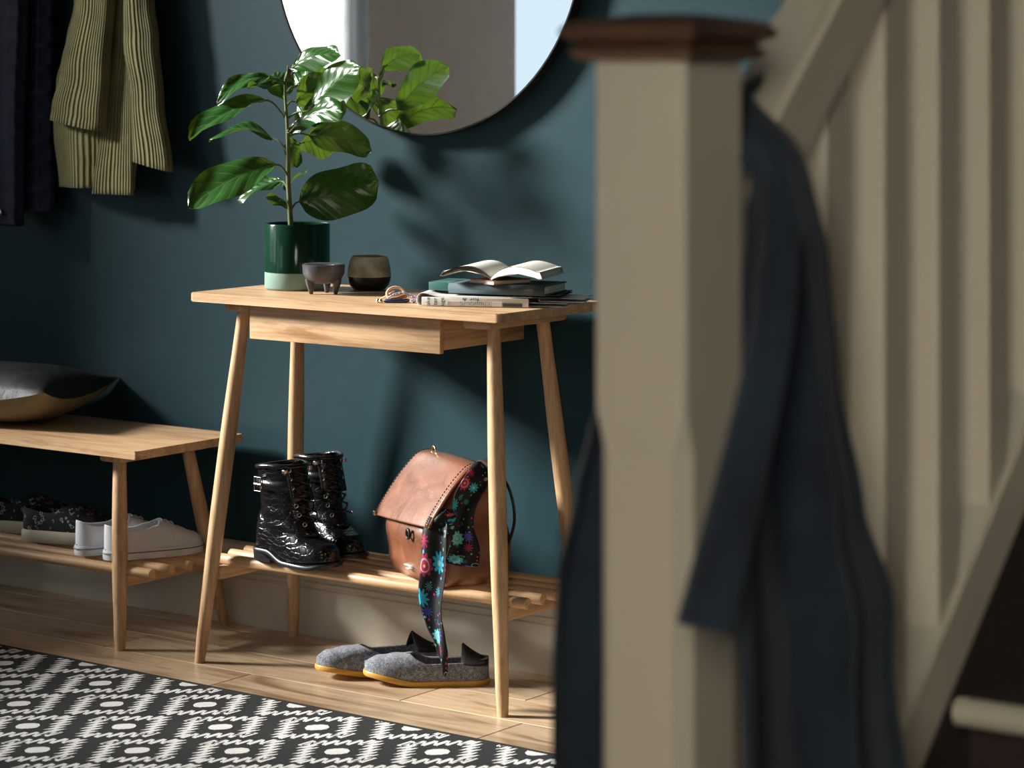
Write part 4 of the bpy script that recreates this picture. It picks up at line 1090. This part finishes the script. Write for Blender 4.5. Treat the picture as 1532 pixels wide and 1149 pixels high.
# ================================================================== CUSHION
cu = thing('square_cushion', 'dark grey cushion with khaki underside lying on the bench', 'cushion', (-0.778, -0.205, 0.421), math.radians(13))
CS = 0.235
def cush(sign):
    def fn(u, v):
        x, y = (u-0.5)*2, (v-0.5)*2
        k = max(0.0, (1 - abs(x)**2.6)) ** 0.55 * max(0.0, (1 - abs(y)**2.6)) ** 0.55
        pin = 1 - 0.07 * (1 - x*x) * abs(y)**4 - 0.07 * (1 - y*y) * abs(x)**4
        rim = 0.060 + 0.030 * (abs(x)*abs(y))**2 * 1.0
        wr = 0.004 * mnoise.noise(Vector((x*2.5, y*2.5, sign))) * k
        h = 0.070 if sign > 0 else 0.060
        px = x * CS * (1 - 0.06*(1-y*y)*abs(x)); py = y * 0.155 * (1 - 0.06*(1-x*x)*abs(y))
        return (px, py, rim + sign * h * k + wr)
    return fn
grid('cushion_face', cush(1), 40, 40, MAT['cushion_top'], cu, angle=0)
und = grid('cushion_underside', cush(-1), 40, 40, MAT['cushion_under'], cu, angle=0)

# ================================================================== COATS ON THE WALL
rk = thing('coat_rail', 'oak rail with metal pegs holding the coats on the teal wall', 'coat rail', (-0.62, 0, 1.66))
box('rail_board', -0.50, 0.42, -0.022, -0.001, -0.045, 0.045, MAT['oak_x'], rk, 0.004)
for x in (-0.38, -0.16, 0.06, 0.28):
    tube('peg', smooth_path([(x, -0.02, 0.0), (x, -0.06, 0.0), (x, -0.085, 0.012), (x, -0.09, 0.035)], 4), 0.008, MAT['dark_metal'], rk, 10)

def cloth_tube(name, stations, mat, parent, nu=72, nv=60, folds=(5, 0.008), thick=0.002, e=0.8, ph=0.0, extra=None, open_=0.0):
    """stations: (z, cx, cy, rx, ry); closed loop of cloth with vertical folds growing downwards"""
    S = sorted(stations, key=lambda s: -s[0]); z0, z1 = S[0][0], S[-1][0]
    tabs = [[((z0 - s[0])/(z0 - z1), s[k]) for s in S] for k in range(1, 5)]
    def fn(u, v):
        cx, cy, rx, ry = (interp(t, v) for t in tabs)
        a = 2*PI*u; c, s = math.cos(a), math.sin(a)
        x = rx * math.copysign(abs(c)**e, c); y = ry * math.copysign(abs(s)**e, s)
        f = folds[1] * (0.35 + 0.65*v) * (math.sin(folds[0]*a + ph + 2.0*v) + 0.5*math.sin(folds[0]*1.7*a + 1.3 + ph))
        d = math.hypot(x, y) + 1e-6
        x += f*0.5 * x/d; y += f * y/d
        p = Vector((cx + x, cy + y, z0 + (z1 - z0)*v))
        return extra(p, u, v) if extra else p
    return grid(name, fn, nu, nv, mat, parent, thick=thick, closed_u=True, angle=0, us=4.2*max(s[3] for s in S))

# olive corduroy jacket
oj = thing('corduroy_jacket', 'olive corduroy jacket hanging from a peg on the teal wall', 'jacket', (-0.52, -0.10, 1.66))
JZ = 1.66
def st_(z, px0, px1, cy, ry):
    # helper in metres: left/right x limits at height z
    c2, r2 = cy*0.5, ry*0.55; dx = 0.94*((cy - ry) - (c2 - r2))
    return (z - JZ, (px0 + px1)/2 + 0.52 + dx, c2 + 0.10, (px1 - px0)/2, r2)
cloth_tube('jacket_body', [st_(1.605, -0.54, -0.46, -0.07, 0.02), st_(1.57, -0.58, -0.42, -0.08, 0.036), st_(1.45, -0.61, -0.40, -0.085, 0.044), st_(1.37, -0.620, -0.400, -0.085, 0.046), st_(1.28, -0.645, -0.40, -0.085, 0.048), st_(1.18, -0.678, -0.41, -0.085, 0.050), st_(1.08, -0.686, -0.425, -0.085, 0.052), st_(0.946, -0.668, -0.440, -0.085, 0.052)],
           MAT['cord'], oj, folds=(4, 0.007), ph=0.6)
cloth_tube('sleeve', [st_(1.575, -0.54, -0.43, -0.115, 0.035), st_(1.45, -0.545, -0.432, -0.145, 0.040), st_(1.372, -0.545, -0.437, -0.155, 0.042), st_(1.21, -0.587, -0.445, -0.160, 0.044), st_(1.12, -0.612, -0.450, -0.162, 0.046), st_(1.088, -0.618, -0.453, -0.162, 0.046)],
           MAT['cord'], oj, nu=48, nv=40, folds=(3, 0.006), ph=2.0, extra=lambda p, u, v: Vector((p.x, p.y, p.z - 0.012 * max(0, v - 0.7)/0.3 * (p.x + 0.11) / 0.08)))
cloth_tube('sleeve', [st_(1.585, -0.46, -0.385, -0.105, 0.030), st_(1.45, -0.445, -0.365, -0.120, 0.036), st_(1.37, -0.432, -0.355, -0.120, 0.036), st_(1.282, -0.433, -0.341, -0.120, 0.036), st_(1.15, -0.406, -0.325, -0.120, 0.036), st_(1.00, -0.402, -0.297, -0.120, 0.034)],
           MAT['cord'], oj, nu=48, nv=40, folds=(3, 0.005), ph=0.3, extra=lambda p, u, v: Vector((p.x, p.y, p.z - 0.010 * max(0, v - 0.7)/0.3 * (p.x - 0.10) / 0.05)))
cloth_tube('front_panel', [st_(1.50, -0.450, -0.415, -0.120, 0.012), st_(1.30, -0.468, -0.415, -0.128, 0.012), st_(1.10, -0.505, -0.410, -0.134, 0.012), st_(0.934, -0.530, -0.408, -0.136, 0.012)],
           MAT['cord'], oj, nu=40, nv=40, folds=(3, 0.006), ph=1.0)
# navy quilted jacket behind and left
nj = thing('quilted_jacket', 'navy quilted jacket hanging left of the olive corduroy jacket', 'jacket', (-0.76, -0.10, 1.66))
def stn(z, a, b, cy, ry):
    c2, r2 = cy*0.5, ry*0.55; dx = 0.94*((cy - ry) - (c2 - r2))
    return (z - JZ, (a + b)/2 + 0.76 + dx, c2 + 0.10, (b - a)/2, r2)
def quilt(p, u, v):
    a = abs(math.sin(v * PI * 13)) ** 0.5; b = abs(math.sin(u * PI * 9)) ** 0.5
    k = (a * b - 0.6) * 0.009
    d = Vector((p.x, p.y, 0)); 
    if d.length > 1e-6: d.normalize()
    return p + d * k
cloth_tube('jacket_body', [stn(1.605, -0.86, -0.78, -0.07, 0.02), stn(1.56, -0.94, -0.73, -0.075, 0.035), stn(1.38, -0.96, -0.71, -0.08, 0.040), stn(1.10, -0.97, -0.712, -0.08, 0.042), stn(0.90, -0.97, -0.712, -0.078, 0.042), stn(0.885, -0.965, -0.715, -0.078, 0.040)],
           MAT['navy_quilt'], nj, nu=160, nv=130, folds=(3, 0.006), extra=quilt, thick=0.003)
cloth_tube('sleeve', [stn(1.56, -0.83, -0.72, -0.125, 0.030), stn(1.38, -0.828, -0.725, -0.150, 0.040), stn(1.10, -0.825, -0.735, -0.155, 0.038), stn(0.90, -0.82, -0.745, -0.150, 0.034), stn(0.852, -0.818, -0.748, -0.150, 0.032)],
           MAT['navy_quilt'], nj, nu=96, nv=110, folds=(2, 0.003), extra=quilt, thick=0.003)
lathe('snap_button', [(0.0005, 0.0), (0.0075, 0.0), (0.0075, 0.002), (0.006, 0.0035), (0.0005, 0.004)], MAT['steel'], nj, 16, loc=(-0.118, 0.003, 0.885 - JZ), rot=(PI/2, 0, 0.2))

# ================================================================== INDIGO COAT OVER THE HANDRAIL
co = thing('indigo_coat', 'dark indigo coat draped over the handrail beside the newel post', 'coat', (2.58, -2.42, 1.15))
def coat(u, v):
    # v 0: hem on the near (stair) side, 0.5: over the rail, 1: hem on the hall side
    if v < 0.5:
        k = 1 - v / 0.5                       # 0 at rail, 1 at hem
        drop = 0.75 * k
        x = 2.582 + 0.034 * math.sin(min(1, k*9) * PI/2) + 0.030 * k
        ya = interp([(0, -2.458), (0.05, -2.475), (0.10, -2.512), (0.20, -2.533), (0.32, -2.551), (0.42, -2.574), (0.5, -2.582), (1, -2.584)], k)
        yb_ = interp([(0, -2.390), (0.03, -2.410), (0.07, -2.402), (0.20, -2.366), (0.32, -2.352), (0.48, -2.318), (0.60, -2.276), (0.68, -2.285), (1, -2.245)], k)
        amp = 0.014 * min(1, k * 2.5)
        y = ya + (yb_ - ya) * u
        x += amp * (math.sin(u * 11 + 2.2*k) + 0.5 * math.sin(u * 23 + 1.0)) + amp * 0.6
        z = 1.196 - drop + 0.03 * (1 - k) * (u - 0.5)
    else:
        k = (v - 0.5) / 0.5
        drop = 0.72 * k
        x = 2.520 - 0.026 * math.sin(min(1, k*9) * PI/2) - 0.020 * k
        ya = interp([(0, -2.458), (0.10, -2.462), (0.3, -2.475), (0.38, -2.513), (0.45, -2.531), (0.55, -2.553), (0.63, -2.557), (1, -2.545)], k)
        yb_ = interp([(0, -2.365), (0.10, -2.350), (0.35, -2.33), (0.7, -2.29), (1, -2.26)], k)
        amp = 0.012 * min(1, k * 2.5)
        y = ya + (yb_ - ya) * u
        x -= amp * (math.sin(u * 10 + 1.2*k) + 0.5 * math.sin(u * 21)) + amp
        z = 1.196 - drop + 0.03 * (1 - k) * (u - 0.5)
    m = math.exp(-((v - 0.5) / 0.018) ** 2)
    x = x * (1 - m) + m * (2.551)
    z += 0.012 * m
    return Vector((x, y, z)) - Vector((2.58, -2.42, 1.15))
grid('coat_cloth', coat, 60, 140, MAT['denim'], co, thick=0.004, angle=0, offset=0)
sleeve_pts = smooth_path([(0.066, -0.075, -0.05), (0.080, -0.115, -0.14), (0.084, -0.160, -0.23), (0.082, -0.195, -0.31), (0.080, -0.215, -0.360)], 8)
tube('sleeve', sleeve_pts, [0.016 + 0.008 * i/(len(sleeve_pts)-1) for i in range(len(sleeve_pts))], MAT['denim'], co, 14, flat=0.6)

# ================================================================== RUG
ra = math.atan2(-0.036, 1.493)
RL, RW, ROX = 3.2, 0.95, -1.35
rg = thing('woven_rug', 'black and white geometric flatweave rug in front of the console table', 'rug', (-0.438, -0.503, 0.0), ra)
bm = bmesh.new(); bm_box(bm, ROX, ROX + RL, -RW, 0.0, 0.0005, 0.005); bmesh.ops.bevel(bm, geom=bm.edges[:], offset=0.0015, segments=2, affect='EDGES')
finish(bm, 'rug_body', MAT['rug'], rg, angle=30)
box('bound_edge', ROX, ROX + RL, -0.010, 0.0015, 0.0005, 0.0064, MAT['rug_edge'], rg, 0.002)
box('bound_edge', ROX, ROX + RL, -RW - 0.0015, -RW + 0.010, 0.0005, 0.0064, MAT['rug_edge'], rg, 0.002)
bm = bmesh.new(); ZT = 0.0057
YMAX = -0.0105
def poly(pts):
    # clip against the bound edges (y <= YMAX, y >= -RW + .0105)
    def clip(ps, f):
        out = []
        for i in range(len(ps)):
            a, b = ps[i], ps[(i+1) % len(ps)]; fa, fb = f(a), f(b)
            if fa >= 0: out.append(a)
            if fa * fb < 0:
                t = fa / (fa - fb); out.append((a[0] + (b[0]-a[0])*t, a[1] + (b[1]-a[1])*t))
        return out
    for f in (lambda p: YMAX - p[1], lambda p: p[1] + RW - 0.0105, lambda p: p[0] - ROX - 0.004, lambda p: ROX + RL - 0.004 - p[0]):
        pts = clip(pts, f)
        if len(pts) < 3: return
    lo = [bm.verts.new((x, y, 0.0048)) for x, y in pts]; hi = [bm.verts.new((x, y, ZT)) for x, y in pts]
    m = len(pts)
    try:
        bm.faces.new(hi)
        for i in range(m): bm.faces.new((lo[i], lo[(i+1) % m], hi[(i+1) % m], hi[i]))
    except ValueError: pass
def motif(X, Yd):
    def P_(a, b): return (X + a, -(Yd + b))
    A_, B_ = Vector((0.0165, -0.0155)), Vector((0.0120, 0.0165))
    poly([P_(*(A_*p + B_*q)) for p, q in ((1, 0), (0.85, 0.7), (0.4, 0.95), (-0.3, 1), (-0.8, 0.7), (-1, 0), (-0.85, -0.7), (-0.4, -0.95), (0.3, -1), (0.8, -0.7))])
    for sg in (1, -1):
        # staircase side: six short bars, each stepped on from the last
        for k in range(6):
            cx, cy = 0.0165*k, 0.081 - 0.014*k; hw_, hl = 0.0047, 0.0195
            poly([P_(sg*a, sg*b) for a, b in ((cx-hw_, cy-hl), (cx+hw_, cy-hl), (cx+hw_, cy+hl), (cx-hw_, cy+hl))])
            if k < 5: poly([P_(sg*a, sg*b) for a, b in ((cx+hw_, cy-hl), (cx+0.0165-hw_, cy-0.004), (cx+0.0165-hw_, cy+0.0055), (cx+hw_, cy-hl+0.009))])
        # toothed side
        c0, c1 = Vector((-0.080, -0.019)), Vector((-0.005, 0.0955)); d = (c1 - c0) / 7; e = Vector((0.0085, -0.0205))
        for k in range(7):
            c = c0 + d * (k + 0.5)
            for q in (1, -1):
                tip = c + e * q * (1.15 if (k + (q > 0)) % 2 else 0.95)
                poly([P_(*(v_ * sg)) for v_ in (c - d*0.5, tip, c + d*0.5)])
for i in range(-14, 14):
    for j in range(-2, 8):
        if (i + j) % 2 == 0:
            X, Yd = 0.57 + 0.1435*i, 0.223 + 0.1065*j
            if ROX - 0.1 < X < ROX + RL + 0.1 and -0.1 < Yd < RW + 0.1: motif(X, Yd)
finish(bm, 'woven_pattern', MAT['rug_white'], rg, smooth=False)

# ================================================================== CURTAIN
YS = -2.52
cuw = thing('sun_block_curtain', 'unseen white linen half curtain added across the tall window to block low sun', 'curtain', (WX0 + 0.05, YS, W1[2]))  # added out of view to keep direct sun off the low left side
CW = W1[1] - YS
grid('curtain_cloth', lambda u, v: (0.016 * math.sin(u * 2*PI*21) + 0.006 * math.sin(u * 2*PI*6), CW*u, -0.01 + 0.57 * v), 340, 3, MAT['linen'], cuw, angle=0)
tube('curtain_rod', [(0, 0, 0.565), (0, CW + 0.02, 0.565)], 0.008, MAT['brass'], cuw, 10)
cus = thing('sheer_curtain', 'white sheer full length curtain drawn to the side of the tall window', 'curtain', (WX0 + 0.05, W1[0] - 0.02, 0.02))
grid('curtain_cloth', lambda u, v: (0.020 * math.sin(u * 2*PI*9.5) + 0.008*math.sin(u*2*PI*2), (YS - W1[0] - 0.01)*u, 3.44*v), 150, 4, MAT['sheer'], cus, angle=0)
tube('curtain_rod', [(0, -0.05, 3.445), (0, 0.95, 3.445)], 0.010, MAT['brass'], cus, 10)
